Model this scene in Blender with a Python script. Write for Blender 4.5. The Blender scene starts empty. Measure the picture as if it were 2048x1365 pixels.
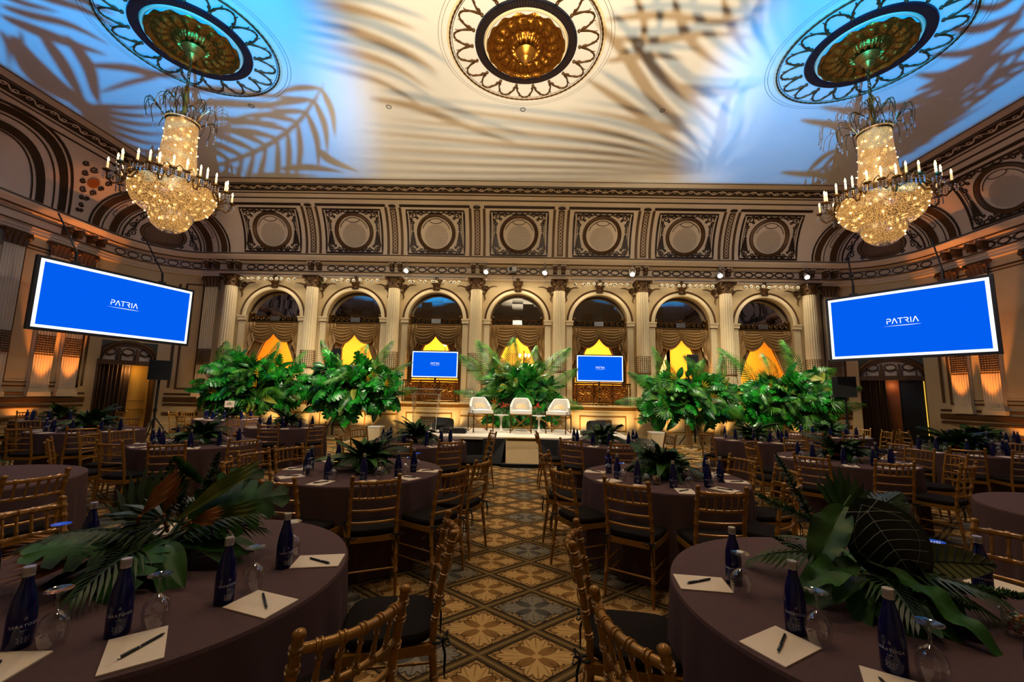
import bpy, math, random
from math import sin, cos, pi, radians as R, sqrt, atan2, hypot
from mathutils import Vector, Matrix
random.seed(11)
SC = bpy.context.scene
COL = SC.collection

# ------------------------------------------------------------------ helpers
class MB:
    """collects geometry, then links it as ONE mesh object"""
    def __init__(self):
        self.v = []; self.f = []; self.s = []; self.m = []
    def add(self, verts, faces, smooth=False, mi=0):
        o = len(self.v)
        self.v.extend(tuple(p) for p in verts)
        for f in faces:
            self.f.append(tuple(i + o for i in f)); self.s.append(smooth); self.m.append(mi)
        return self
    def merge(self, other, M=None, mi=None):
        vs = other.v if M is None else [tuple(M @ Vector(p)) for p in other.v]
        o = len(self.v); self.v.extend(vs)
        for f, s, m in zip(other.f, other.s, other.m):
            self.f.append(tuple(i + o for i in f)); self.s.append(s); self.m.append(m if mi is None else mi)
        return self
    def box(self, c, d, rz=0, mi=0, M=None):
        hx, hy, hz = d[0]/2, d[1]/2, d[2]/2
        vs = []
        for z in (-hz, hz):
            for x, y in ((-hx, -hy), (hx, -hy), (hx, hy), (-hx, hy)):
                if M is not None:
                    p = M @ Vector((x, y, z)); vs.append((p.x + c[0], p.y + c[1], p.z + c[2]))
                else:
                    vs.append((c[0] + x*cos(rz) - y*sin(rz), c[1] + x*sin(rz) + y*cos(rz), c[2] + z))
        return self.add(vs, [(3, 2, 1, 0), (4, 5, 6, 7), (0, 1, 5, 4), (1, 2, 6, 5), (2, 3, 7, 6), (3, 0, 4, 7)], False, mi)
    def grid(self, fn, nu, nv, smooth=True, mi=0, closed_u=False):
        vs = [fn(i / nu, j / nv) for j in range(nv + 1) for i in range(nu + (0 if closed_u else 1))]
        w = nu if closed_u else nu + 1
        fs = []
        for j in range(nv):
            for i in range(nu):
                a = j*w + i; b = j*w + (i + 1) % w
                fs.append((a, b, b + w, a + w))
        return self.add(vs, fs, smooth, mi)
    def lathe(self, prof, n=16, c=(0, 0, 0), mi=0, smooth=True, cap=True):
        vs = []
        for r, z in prof:
            for k in range(n):
                a = 2*pi*k/n
                vs.append((c[0] + r*cos(a), c[1] + r*sin(a), c[2] + z))
        fs = []
        for j in range(len(prof) - 1):
            for k in range(n):
                a = j*n + k; b = j*n + (k + 1) % n
                fs.append((a, b, b + n, a + n))
        if cap:
            if prof[0][0] > 1e-5: fs.append(tuple(range(n - 1, -1, -1)))
            if prof[-1][0] > 1e-5: fs.append(tuple((len(prof) - 1)*n + k for k in range(n)))
        return self.add(vs, fs, smooth, mi)
    def tube(self, pts, r, n=6, mi=0, closed=False, cap=True, smooth=True):
        P = [Vector(p) for p in pts]; N = len(P)
        rs = r if isinstance(r, (list, tuple)) else [r]*N
        vs = []; up = None
        for i in range(N):
            if closed: t = P[(i + 1) % N] - P[i - 1]
            else: t = P[min(i + 1, N - 1)] - P[max(i - 1, 0)]
            if t.length < 1e-9: t = Vector((0, 0, 1))
            t.normalize()
            if up is None:
                up = Vector((0, 0, 1)) if abs(t.z) < .9 else Vector((1, 0, 0))
            a = up - t*up.dot(t)
            if a.length < 1e-6: a = t.orthogonal()
            a.normalize(); up = a; b = t.cross(a)
            for k in range(n):
                q = 2*pi*k/n
                vs.append(tuple(P[i] + a*(rs[i]*cos(q)) + b*(rs[i]*sin(q))))
        fs = []
        for i in range(N if closed else N - 1):
            o = i*n; o2 = ((i + 1) % N)*n
            for k in range(n):
                k2 = (k + 1) % n
                fs.append((o + k, o + k2, o2 + k2, o2 + k))
        if cap and not closed:
            fs.append(tuple(range(n - 1, -1, -1))); fs.append(tuple((N - 1)*n + k for k in range(n)))
        return self.add(vs, fs, smooth, mi)
    def ball(self, c, r, n=8, m=6, mi=0, sz=1):
        pr = [(max(1e-6, r*sin(pi*j/m)), -r*cos(pi*j/m)*sz) for j in range(m + 1)]
        return self.lathe(pr, n, c, mi, True, False)
    def build(self, name, mats, parent=None, loc=None, rz=0, rot=None, scale=None, angle=40):
        me = bpy.data.meshes.new(name)
        me.from_pydata(self.v, [], self.f)
        me.polygons.foreach_set('use_smooth', self.s)
        for mt in (mats if isinstance(mats, (list, tuple)) else [mats]): me.materials.append(mt)
        me.polygons.foreach_set('material_index', self.m)
        if any(self.s) and angle: me.set_sharp_from_angle(angle=R(angle))
        me.update()
        o = bpy.data.objects.new(name, me); COL.objects.link(o)
        if parent is not None: o.parent = parent
        if loc is not None: o.location = loc
        if rot is not None: o.rotation_euler = rot
        elif rz: o.rotation_euler = (0, 0, rz)
        if scale is not None: o.scale = scale if isinstance(scale, (tuple, list)) else (scale,)*3
        return o

def tag(o, label=None, cat=None, group=None, kind=None):
    if label: o['label'] = label
    if cat: o['category'] = cat
    if group: o['group'] = group
    if kind: o['kind'] = kind
    return o

def empty(name, loc=(0, 0, 0), rz=0, label=None, cat=None, group=None, kind=None):
    o = bpy.data.objects.new(name, None); COL.objects.link(o)
    o.location = loc; o.rotation_euler = (0, 0, rz); o.empty_display_size = .1
    return tag(o, label, cat, group, kind)

def dup(o, parent=None, loc=None, rz=None, label=None, group=None):
    """copy a thing with copies of its parts and sub-parts (mesh data shared)"""
    c = o.copy(); COL.objects.link(c)
    if parent is not None: c.parent = parent
    if loc is not None: c.location = loc
    if rz is not None: c.rotation_euler = (0, 0, rz)
    if label: c['label'] = label
    if group: c['group'] = group
    for ch in list(o.children):
        dup(ch, c)
    return c

def struct(name, mb, mats, parent=None, angle=40):
    o = mb.build(name, mats, parent, angle=angle)
    if parent is None: o['kind'] = 'structure'
    return o

# ------------------------------------------------------------------ materials
def srgb(r, g, b):
    f = lambda c: (c/255/12.92) if c/255 <= .04045 else ((c/255 + .055)/1.055)**2.4
    return (f(r), f(g), f(b), 1)

class NT:
    """tiny node expression builder"""
    def __init__(self, name):
        self.mat = bpy.data.materials.new(name); self.mat.use_nodes = True
        self.t = self.mat.node_tree; self.N = self.t.nodes; self.L = self.t.links
        self.N.clear()
        self.out = self.N.new('ShaderNodeOutputMaterial')
    def node(self, ty, ins=None, **kw):
        n = self.N.new(ty)
        for k, v in kw.items(): setattr(n, k, v)
        for k, v in (ins or {}).items():
            if hasattr(v, 'node'): self.L.new(v, n.inputs[k])
            else: n.inputs[k].default_value = v
        return n
    def m(self, op, a, b=0.0, c=None):
        n = self.N.new('ShaderNodeMath'); n.operation = op
        for i, v in enumerate((a, b) if c is None else (a, b, c)):
            if hasattr(v, 'node'): self.L.new(v, n.inputs[i])
            else: n.inputs[i].default_value = v
        return n.outputs[0]
    def mix(self, f, a, b):
        n = self.N.new('ShaderNodeMix'); n.data_type = 'RGBA'
        for i, v in ((0, f), (6, a), (7, b)):
            if hasattr(v, 'node'): self.L.new(v, n.inputs[i])
            else: n.inputs[i].default_value = v
        return n.outputs[2]
    def coord(self, which='Object'):
        n = self.N.new('ShaderNodeTexCoord'); s = self.N.new('ShaderNodeSeparateXYZ')
        self.L.new(n.outputs[which], s.inputs[0])
        return s.outputs[0], s.outputs[1], s.outputs[2], n.outputs[which]
    def smooth(self, x, a, b):
        n = self.N.new('ShaderNodeMapRange'); n.interpolation_type = 'SMOOTHSTEP'
        self.L.new(x, n.inputs[0]); n.inputs[1].default_value = a; n.inputs[2].default_value = b
        return n.outputs[0]
    def finish(self, **ins):
        b = self.node('ShaderNodeBsdfPrincipled', ins)
        self.L.new(b.outputs[0], self.out.inputs[0])
        self.bsdf = b
        return self.mat

def mat(name, col, rough=.6, metal=0, var=.15, scale=8, emis=None, estr=0, bump=0, bscale=60, spec=.5, coat=0, trans=0, ior=1.45, detail=3):
    """procedural material: two shades mixed by noise, optional bump"""
    t = NT(name)
    co = t.node('ShaderNodeTexCoord').outputs['Object']
    nz = t.node('ShaderNodeTexNoise', {'Vector': co, 'Scale': scale, 'Detail': detail})
    c2 = tuple(min(1, c*(1 - var)) for c in col[:3]) + (1,)
    c1 = tuple(min(1, c*(1 + var)) for c in col[:3]) + (1,)
    ins = {'Base Color': t.mix(nz.outputs[0], c2, c1), 'Roughness': rough, 'Metallic': metal, 'Specular IOR Level': spec}
    if emis: ins['Emission Color'] = emis; ins['Emission Strength'] = estr
    if coat: ins['Coat Weight'] = coat
    if trans: ins['Transmission Weight'] = trans; ins['IOR'] = ior
    if bump:
        n2 = t.node('ShaderNodeTexNoise', {'Vector': co, 'Scale': bscale, 'Detail': 2.0})
        bp = t.node('ShaderNodeBump', {'Height': n2.outputs[0], 'Strength': bump, 'Distance': .01})
        ins['Normal'] = bp.outputs[0]
    return t.finish(**ins)

M = {}
M['cream'] = mat('cream_plaster', srgb(196, 172, 128), .55, var=.10, scale=3)
M['cream_cove'] = mat('cream_cove_plaster', srgb(208, 186, 158), .6, var=.08, scale=3)
M['cream_light'] = mat('pale_plaster', srgb(216, 198, 160), .5, var=.06, scale=4)
M['ceiling'] = mat('ceiling_plaster', srgb(216, 212, 204), .75, var=.03, scale=2)
M['dark'] = mat('dark_bronze_paint', srgb(52, 34, 20), .45, metal=.25, var=.5, scale=26)
M['brown'] = mat('brown_gilt', srgb(94, 66, 36), .42, metal=.45, var=.6, scale=34, bump=.6, bscale=90)
M['gold'] = mat('antique_gold', srgb(176, 124, 48), .34, metal=.8, var=.35, scale=22, bump=.4, bscale=70)
M['goldflat'] = mat('gold_molding', srgb(168, 118, 46), .4, metal=.5, var=.3, scale=18)
M['navy'] = mat('navy_black_paint', srgb(14, 16, 30), .4, var=.6, scale=40)
M['bronze'] = mat('wrought_bronze', srgb(104, 76, 38), .38, metal=.75, var=.4, scale=30)
M['cloth'] = mat('brown_table_linen', srgb(94, 71, 70), .85, var=.22, scale=160, bump=.25, bscale=400, spec=.2)
M['chair'] = mat('gold_painted_wood', srgb(158, 112, 44), .3, metal=.25, var=.42, scale=14, bump=.15, bscale=60)
M['cushion'] = mat('black_cushion_fabric', srgb(30, 23, 20), .9, var=.3, scale=120, bump=.2, bscale=300, spec=.15)
M['tie'] = mat('black_ribbon', srgb(14, 12, 12), .7, var=.3, scale=60)
M['paper'] = mat('cream_paper', srgb(226, 208, 184), .8, var=.04, scale=6)
M['black'] = mat('black_plastic', srgb(10, 10, 11), .5, var=.3, scale=20)
M['steel'] = mat('brushed_steel', srgb(150, 150, 150), .3, metal=.9, var=.15, scale=30)
M['cap'] = mat('silver_bottle_cap', srgb(190, 184, 178), .32, metal=.7, var=.12, scale=60)
M['white'] = mat('white_enamel', srgb(236, 232, 224), .35, var=.03, scale=8)
M['whitefab'] = mat('white_upholstery', srgb(240, 236, 226), .8, var=.04, scale=30)
M['stage'] = mat('white_stage_carpet', srgb(222, 212, 194), .85, var=.07, scale=18, bump=.2, bscale=200)
M['ramp'] = mat('beige_ramp_carpet', srgb(196, 170, 122), .85, var=.1, scale=14, bump=.2, bscale=200)
M['skirt'] = mat('black_skirting', srgb(13, 12, 11), .9, var=.5, scale=90)
M['curtain'] = mat('taupe_silk', srgb(160, 128, 82), .5, var=.12, scale=10)
M['drape'] = mat('brown_door_drape', srgb(88, 62, 40), .75, var=.3, scale=20)
M['yellow'] = mat('yellow_corridor_paint', srgb(224, 168, 62), .7, var=.06, scale=2)
M['doorpaint'] = mat('ochre_door_paint', srgb(190, 140, 62), .6, var=.08, scale=3)
M['leather'] = mat('orange_wood', srgb(150, 86, 30), .5, var=.2, scale=5)

def leafmat(name, a, b, rough=.38, scale=6, spec=.4):
    t = NT(name)
    co = t.node('ShaderNodeTexCoord').outputs['Object']
    nz = t.node('ShaderNodeTexNoise', {'Vector': co, 'Scale': scale, 'Detail': 2.0})
    r = t.smooth(nz.outputs[0], .35, .65)
    return t.finish(**{'Base Color': t.mix(r, a, b), 'Roughness': rough, 'Specular IOR Level': spec})
M['palm'] = leafmat('palm_green', srgb(34, 84, 24), srgb(82, 140, 44))
M['mons'] = leafmat('monstera_green', srgb(14, 84, 20), srgb(40, 150, 38), .3)
M['deep'] = leafmat('deep_leaf_green', srgb(14, 66, 20), srgb(30, 116, 36), .32)
M['lime'] = leafmat('yellow_green_leaf', srgb(96, 118, 30), srgb(150, 152, 56), .45)
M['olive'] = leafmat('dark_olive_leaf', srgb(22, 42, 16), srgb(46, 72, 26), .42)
M['rust'] = leafmat('dry_palm_rust', srgb(130, 74, 34), srgb(176, 120, 66), .6)
M['orange'] = leafmat('orange_petal', srgb(236, 140, 14), srgb(250, 180, 30), .5)
M['coral'] = leafmat('coral_petal', srgb(226, 60, 54), srgb(250, 120, 100), .6, 30)
M['fern'] = leafmat('fern_green', srgb(24, 58, 18), srgb(54, 96, 34), .6, 20)

def emit(name, col, s):
    t = NT(name)
    co = t.node('ShaderNodeTexCoord').outputs['Object']
    nz = t.node('ShaderNodeTexNoise', {'Vector': co, 'Scale': 3.0})
    c2 = tuple(c*.96 for c in col[:3]) + (1,)
    e = t.node('ShaderNodeEmission', {'Color': t.mix(nz.outputs[0], c2, col), 'Strength': s})
    t.L.new(e.outputs[0], t.out.inputs[0]); return t.mat
M['bulb'] = emit('lit_bulb', (1, .62, .2, 1), 26)
M['bulbwhite'] = emit('lit_spot_lens', (1, .82, .55, 1), 30)
M['scr_blue'] = emit('screen_blue', srgb(2, 98, 232), 1.0)
M['scr_white'] = emit('screen_white', srgb(246, 250, 255), 1.15)

def glassmat(name, col, rough=0.0):
    # thin-walled drinking glass: mostly see-through, mirror-like at grazing angles
    t = NT(name)
    co = t.node('ShaderNodeTexCoord').outputs['Object']
    nz = t.node('ShaderNodeTexNoise', {'Vector': co, 'Scale': 20.0})
    g = t.node('ShaderNodeBsdfGlossy', {'Color': (1, 1, 1, 1), 'Roughness': .02})
    tr = t.node('ShaderNodeBsdfTransparent', {'Color': t.mix(nz.outputs[0], tuple(c*.97 for c in col[:3]) + (1,), col)})
    lw = t.node('ShaderNodeLayerWeight', {'Blend': .35})
    f = t.m('MULTIPLY_ADD', lw.outputs[1], .55, .05)
    mx = t.N.new('ShaderNodeMixShader'); t.L.new(f, mx.inputs[0]); t.L.new(tr.outputs[0], mx.inputs[1]); t.L.new(g.outputs[0], mx.inputs[2])
    t.L.new(mx.outputs[0], t.out.inputs[0]); return t.mat
M['glass'] = glassmat('clear_glass', (.93, .94, .95, 1))
M['acrylic'] = glassmat('clear_acrylic', (.86, .88, .88, 1))
M['bottle'] = mat('cobalt_glass', srgb(9, 13, 70), .08, var=.2, scale=8, spec=.6, emis=srgb(6, 10, 120), estr=.004)
M['mirror'] = mat('aged_mirror', (.42, .41, .40, 1), .03, metal=1, var=.08, scale=2)
M['ink'] = mat('white_label_ink', srgb(215, 218, 230), .6, var=.1, scale=80)
M['crystal'] = mat('crystal_drop', (.5, .5, .52, 1), .05, var=.4, scale=50, spec=1.0, trans=.6, ior=1.5)
M['can'] = mat('grey_lamp_can', srgb(150, 138, 116), .5, var=.2, scale=30)
M['candle'] = mat('ivory_candle_sleeve', srgb(240, 214, 160), .5, var=.05, scale=20, emis=(1, .7, .35, 1), estr=.5)

def beadmat():
    t = NT('lit_crystal_beads')
    x, y, z, co = t.coord('Object')
    ang = t.m('ARCTAN2', y, x)
    u = t.m('MULTIPLY', ang, 40.0); v = t.m('MULTIPLY', z, 72.0)
    cb = t.node('ShaderNodeCombineXYZ', {0: u, 1: v, 2: 0.0})
    vo = t.node('ShaderNodeTexVoronoi', {'Vector': cb.outputs[0], 'Scale': 1.0, 'Randomness': .55})
    d = vo.outputs['Distance']
    core = t.smooth(d, .72, .12)
    vo2 = t.node('ShaderNodeTexVoronoi', {'Vector': co, 'Scale': 7.0, 'Randomness': 1.0})
    hot = t.smooth(vo2.outputs['Distance'], .42, .02)
    nz = t.node('ShaderNodeTexNoise', {'Vector': co, 'Scale': 45.0, 'Detail': 2.0})
    spark = t.smooth(nz.outputs[0], .55, .75)
    e = t.m('MULTIPLY', core, t.m('ADD', .95, t.m('MULTIPLY', hot, 3.2)))
    e = t.m('ADD', t.m('ADD', e, .06), t.m('MULTIPLY', t.m('MULTIPLY', spark, core), .25))
    col = t.mix(t.m('MULTIPLY', core, hot), (1, .52, .15, 1), (1, .66, .28, 1))
    return t.finish(**{'Base Color': (.16, .10, .035, 1), 'Roughness': .35, 'Emission Color': col, 'Emission Strength': e})
M['beads'] = beadmat()

def carpetmat():
    t = NT('patterned_carpet')
    x, y, z, co = t.coord('Object')
    W, A_, OX, OY = .7176, .569, .154, 3.007
    X = t.m('DIVIDE', t.m('SUBTRACT', x, OX), W); Y = t.m('DIVIDE', t.m('SUBTRACT', y, OY), A_)
    p = t.m('ADD', X, Y); q = t.m('SUBTRACT', X, Y)
    ip = t.m('FLOOR', p); iq = t.m('FLOOR', q)
    fp = t.m('SUBTRACT', t.m('SUBTRACT', p, ip), .5); fq = t.m('SUBTRACT', t.m('SUBTRACT', q, iq), .5)
    lx = t.m('ADD', fp, fq); ly = t.m('SUBTRACT', fp, fq)
    edge = t.m('MAXIMUM', t.m('ABSOLUTE', fp), t.m('ABSOLUTE', fq))          # .5 on the lattice
    r = t.m('SQRT', t.m('ADD', t.m('MULTIPLY', lx, lx), t.m('MULTIPLY', ly, ly)))
    th = t.m('ARCTAN2', ly, lx)
    c2 = t.m('COSINE', t.m('MULTIPLY', th, 2.0)); s2 = t.m('SINE', t.m('MULTIPLY', th, 2.0))
    a2 = t.m('ABSOLUTE', c2); as2 = t.m('ABSOLUTE', s2)
    c16 = t.m('ABSOLUTE', t.m('COSINE', t.m('MULTIPLY', th, 10.0)))
    # four big scalloped petals on the axes
    Rp = t.m('ADD', t.m('MULTIPLY_ADD', t.m('POWER', a2, .8), .38, .22), t.m('MULTIPLY', c16, .12))
    dp = t.m('SUBTRACT', r, Rp)
    petal = t.smooth(dp, .015, -.015)
    outl = t.smooth(t.m('ABSOLUTE', dp), .035, .015)
    ribs = t.smooth(t.m('ABSOLUTE', t.m('SINE', t.m('MULTIPLY', th, 10.0))), .35, .1)
    ribs = t.m('MULTIPLY', ribs, t.smooth(r, .2, .4))
    # four inner dark petals on the diagonals
    Ri = t.m('MULTIPLY', t.m('POWER', as2, 1.6), .46)
    di = t.m('SUBTRACT', r, Ri)
    inner = t.smooth(di, .02, -.03)
    iout = t.smooth(t.m('ABSOLUTE', di), .03, .012)
    core = t.smooth(r, .11, .06)
    # fine leaf work in the outer corners
    vo = t.node('ShaderNodeTexVoronoi', {'Vector': co, 'Scale': 26.0, 'Randomness': 1.0}, feature='DISTANCE_TO_EDGE')
    veins = t.smooth(vo.outputs['Distance'], .06, .02)
    veins = t.m('MULTIPLY', veins, t.smooth(dp, 0.0, .05))
    blue = t.m('MULTIPLY', t.m('LESS_THAN', t.m('ABSOLUTE', t.m('MODULO', ip, 2.0)), .5), t.m('GREATER_THAN', t.m('ABSOLUTE', t.m('MODULO', iq, 2.0)), .5))
    bg = t.mix(blue, srgb(178, 140, 84), srgb(158, 132, 88))
    pet = t.mix(blue, srgb(206, 166, 104), srgb(140, 130, 110))
    inn = t.mix(blue, srgb(134, 92, 42), srgb(72, 70, 68))
    dk = t.mix(blue, srgb(84, 54, 24), srgb(44, 42, 42))
    c = t.mix(petal, bg, pet)
    c = t.mix(t.m('MULTIPLY', outl, .85), c, dk)
    c = t.mix(t.m('MULTIPLY', ribs, t.m('MULTIPLY', petal, .5)), c, dk)
    c = t.mix(t.m('MULTIPLY', inner, .8), c, inn)
    c = t.mix(t.m('MULTIPLY', iout, .7), c, dk)
    c = t.mix(core, c, pet)
    c = t.mix(t.m('MULTIPLY', veins, .75), c, dk)
    band = t.smooth(edge, .425, .435)
    bline = t.smooth(t.m('ABSOLUTE', t.m('SUBTRACT', edge, .425)), .016, .006)
    mid = t.smooth(edge, .455, .5)
    bc = t.mix(mid, srgb(84, 66, 36), srgb(142, 116, 70))
    c = t.mix(band, c, bc); c = t.mix(bline, c, srgb(38, 24, 12))
    nz = t.node('ShaderNodeTexNoise', {'Vector': co, 'Scale': 120.0, 'Detail': 2.0})
    c = t.mix(t.m('MULTIPLY', nz.outputs[0], .35), c, (.03, .02, .01, 1))
    hgt = t.m('ADD', nz.outputs[0], t.m('MULTIPLY', petal, .6))
    bp = t.node('ShaderNodeBump', {'Height': hgt, 'Strength': .35, 'Distance': .01})
    return t.finish(**{'Base Color': c, 'Roughness': .9, 'Specular IOR Level': .1, 'Normal': bp.outputs[0]})
M['carpet'] = carpetmat()

def grillemat(name, a, b, sc, thr):
    t = NT(name)
    x, y, z, co = t.coord('UV')
    u = t.m('ADD', x, y); v = t.m('SUBTRACT', x, y)
    su = t.m('ABSOLUTE', t.m('SINE', t.m('MULTIPLY', u, sc))); sv = t.m('ABSOLUTE', t.m('SINE', t.m('MULTIPLY', v, sc)))
    hole = t.smooth(t.m('MINIMUM', su, sv), thr, thr + .12)
    return t.finish(**{'Base Color': t.mix(hole, a, b), 'Roughness': .6})
# ------------------------------------------------------------------ room shell
CX, CY, CYF, ZC = 11.35, 12.75, 1.15, 8.47      # ceiling rectangle half width, back edge, front edge, height
WD = 2.1                                        # wall plane lies this far outside the ceiling rectangle
BAY = 2.98
def plan(s, d):
    """point on the room outline; s runs along the back wall (0 = middle), round the corners and down the side walls"""
    sg = 1 if s >= 0 else -1
    a = abs(s)
    if a <= CX: return (sg*a, CY + d, 0.0, 1.0)
    a -= CX
    arc = pi/2*1.65
    if a <= arc:
        th = a/1.65
        return (sg*(CX + d*sin(th)), CY + d*cos(th), sg*sin(th), cos(th))
    a -= arc
    return (sg*(CX + d), CY - a, sg*1.0, 0.0)
ARC = pi/2*1.65
SEND = CX + ARC + (CY - CYF)
def srange(s0, s1):
    """samples between s0 and s1, dense in the corners only"""
    keys = [s0]
    for sg in (-1, 1):
        for k in range(0, 17):
            v = sg*(CX + ARC*k/16)
            if min(s0, s1) + 1e-4 < v < max(s0, s1) - 1e-4: keys.append(v)
    keys.append(s1); keys.sort(); return keys
def sweep(mb, prof, s0, s1, mi=0, smooth=True, flip=False):
    S = srange(s0, s1); vs = []; fs = []
    for s in S:
        for d, z in prof:
            x, y, nx, ny = plan(s, d); vs.append((x, y, z))
    n = len(prof)
    for i in range(len(S) - 1):
        for j in range(n - 1):
            a = i*n + j
            f = (a, a + n, a + n + 1, a + 1)
            fs.append(f[::-1] if flip else f)
    mb.add(vs, fs, smooth, mi)
def coveP(s, t, off=0.0):
    """point on the quarter-round cove, t in degrees from the cornice (0) to the ceiling (90); off lifts it into the room"""
    t = R(t); d = 1.75*cos(t); x, y, nx, ny = plan(s, d)
    return (x - nx*cos(t)*off, y - ny*cos(t)*off, 6.42 + 2.05*sin(t) - sin(t)*off)
def cove_ribbon(mb, pts, w, off=.02, mi=0, closed=False):
    """flat band of width w (metres) along (s, t) points on the cove"""
    KT = .0346                                                       # metres per degree of t
    P = [(s, t*KT) for s, t in pts]; N = len(P); vs = []; fs = []
    for i in range(N):
        a = P[(i - 1) % N] if closed else P[max(i - 1, 0)]; b = P[(i + 1) % N] if closed else P[min(i + 1, N - 1)]
        dx, dy = b[0] - a[0], b[1] - a[1]; L = hypot(dx, dy) or 1
        nx, ny = -dy/L*w/2, dx/L*w/2
        vs.append(coveP(P[i][0] + nx, (P[i][1] + ny)/KT, off)); vs.append(coveP(P[i][0] - nx, (P[i][1] - ny)/KT, off))
    for i in range(N if closed else N - 1):
        j = (i + 1) % N
        fs.append((2*i, 2*i + 1, 2*j + 1, 2*j))
    mb.add(vs, fs, False, mi)
def cove_band(mb, s0, s1, t0, t1, off=.02, mi=0, nt=2):
    S = srange(s0, s1); vs = []; fs = []
    for s in S:
        for j in range(nt + 1): vs.append(coveP(s, t0 + (t1 - t0)*j/nt, off))
    n = nt + 1
    for i in range(len(S) - 1):
        for j in range(nt):
            a = i*n + j; fs.append((a, a + n, a + n + 1, a + 1))
    mb.add(vs, fs, True, mi)

# floor
mb = MB(); mb.add([(-14, -2, 0), (14, -2, 0), (14, 19.5, 0), (-14, 19.5, 0)], [(0, 1, 2, 3)])
tag(struct('floor', mb, M['carpet']), 'carpet of tan and grey flower diamonds in brown lattice bands')
# ceiling
mb = MB(); mb.add([(-CX, -1.0, ZC), (CX, -1.0, ZC), (CX, CY, ZC), (-CX, CY, ZC)], [(3, 2, 1, 0)])
tag(struct('ceiling', mb, M['ceiling']), 'cream plaster ceiling washed with palm leaf light patterns')

# cove surface + cornice + frieze (continuous moldings)
mb = MB(); sweep(mb, [(1.75*cos(R(t)), 6.42 + 2.05*sin(R(t))) for t in range(0, 91, 6)], -SEND - 3, SEND + 3)
struct('trim_1', mb, M['cream_cove'])['label'] = 'curved cream cove between cornice and ceiling'
mb = MB()
sweep(mb, [(1.74, 6.50), (1.66, 6.46), (1.62, 6.40), (1.60, 6.38), (1.62, 6.34), (1.70, 6.30), (1.74, 6.24), (1.92, 6.22), (1.95, 6.20), (2.0, 6.18)], -SEND - 3, SEND + 3)
sweep(mb, [(2.02, 6.2), (2.02, 5.88)], -SEND - 3, SEND + 3)
sweep(mb, [(2.02, 5.9), (1.94, 5.88), (1.94, 5.84), (1.99, 5.83), (1.99, 5.75), (2.02, 5.74), (2.02, 5.67), (2.1, 5.64)], -SEND - 3, SEND + 3)
ent = struct('trim_2', mb, M['cream_cove']); ent['label'] = 'cream cornice, frieze and architrave around the room'
mb = MB()
sweep(mb, [(1.655, 6.455), (1.635, 6.44), (1.61, 6.415)], -SEND, SEND)
sweep(mb, [(1.755, 6.235), (1.77, 6.215), (1.83, 6.215)], -SEND, SEND)
sweep(mb, [(2.005, 6.155), (2.0, 6.14), (2.005, 6.125)], -SEND, SEND)
sweep(mb, [(1.985, 5.915), (1.93, 5.89), (1.935, 5.855)], -SEND, SEND)
struct('dark_lines', mb, M['brown'], ent)['label'] = 'dark beaded lines of the cornice'

# dark bands of the upper cove
mb = MB()
for t0, t1 in ((89.0, 90.0), (79.2, 80.6), (69.2, 71.0), (59.6, 61.0), (66.0, 67.2)):
    cove_band(mb, -SEND, SEND, t0, t1, .02, 0, 1)
cove_band(mb, -SEND, SEND, 71.0, 78.2, .012, 0, 2)
up = struct('trim_3', mb, M['dark']); up['label'] = 'dark painted bands of the upper cove'
mb = MB()
s = -SEND + .2
k = 0
while s < SEND - .2:                                               # running leaf ornament inside the dark band
    ph = 1 if k % 2 else -1
    cove_ribbon(mb, [(s + .26*i/8, 74.6 + ph*2.3*sin(pi*i/8)) for i in range(9)], .035, .03)
    cove_ribbon(mb, [(s + .13 + .05*cos(q), 74.6 + ph*.2 + 1.2*sin(q)) for q in [2*pi*i/8 for i in range(8)]], .03, .03, 0, True)
    s += .26; k += 1
struct('leaf_scroll', mb, M['cream_cove'], up)['label'] = 'pale running scroll in the dark band'

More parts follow.
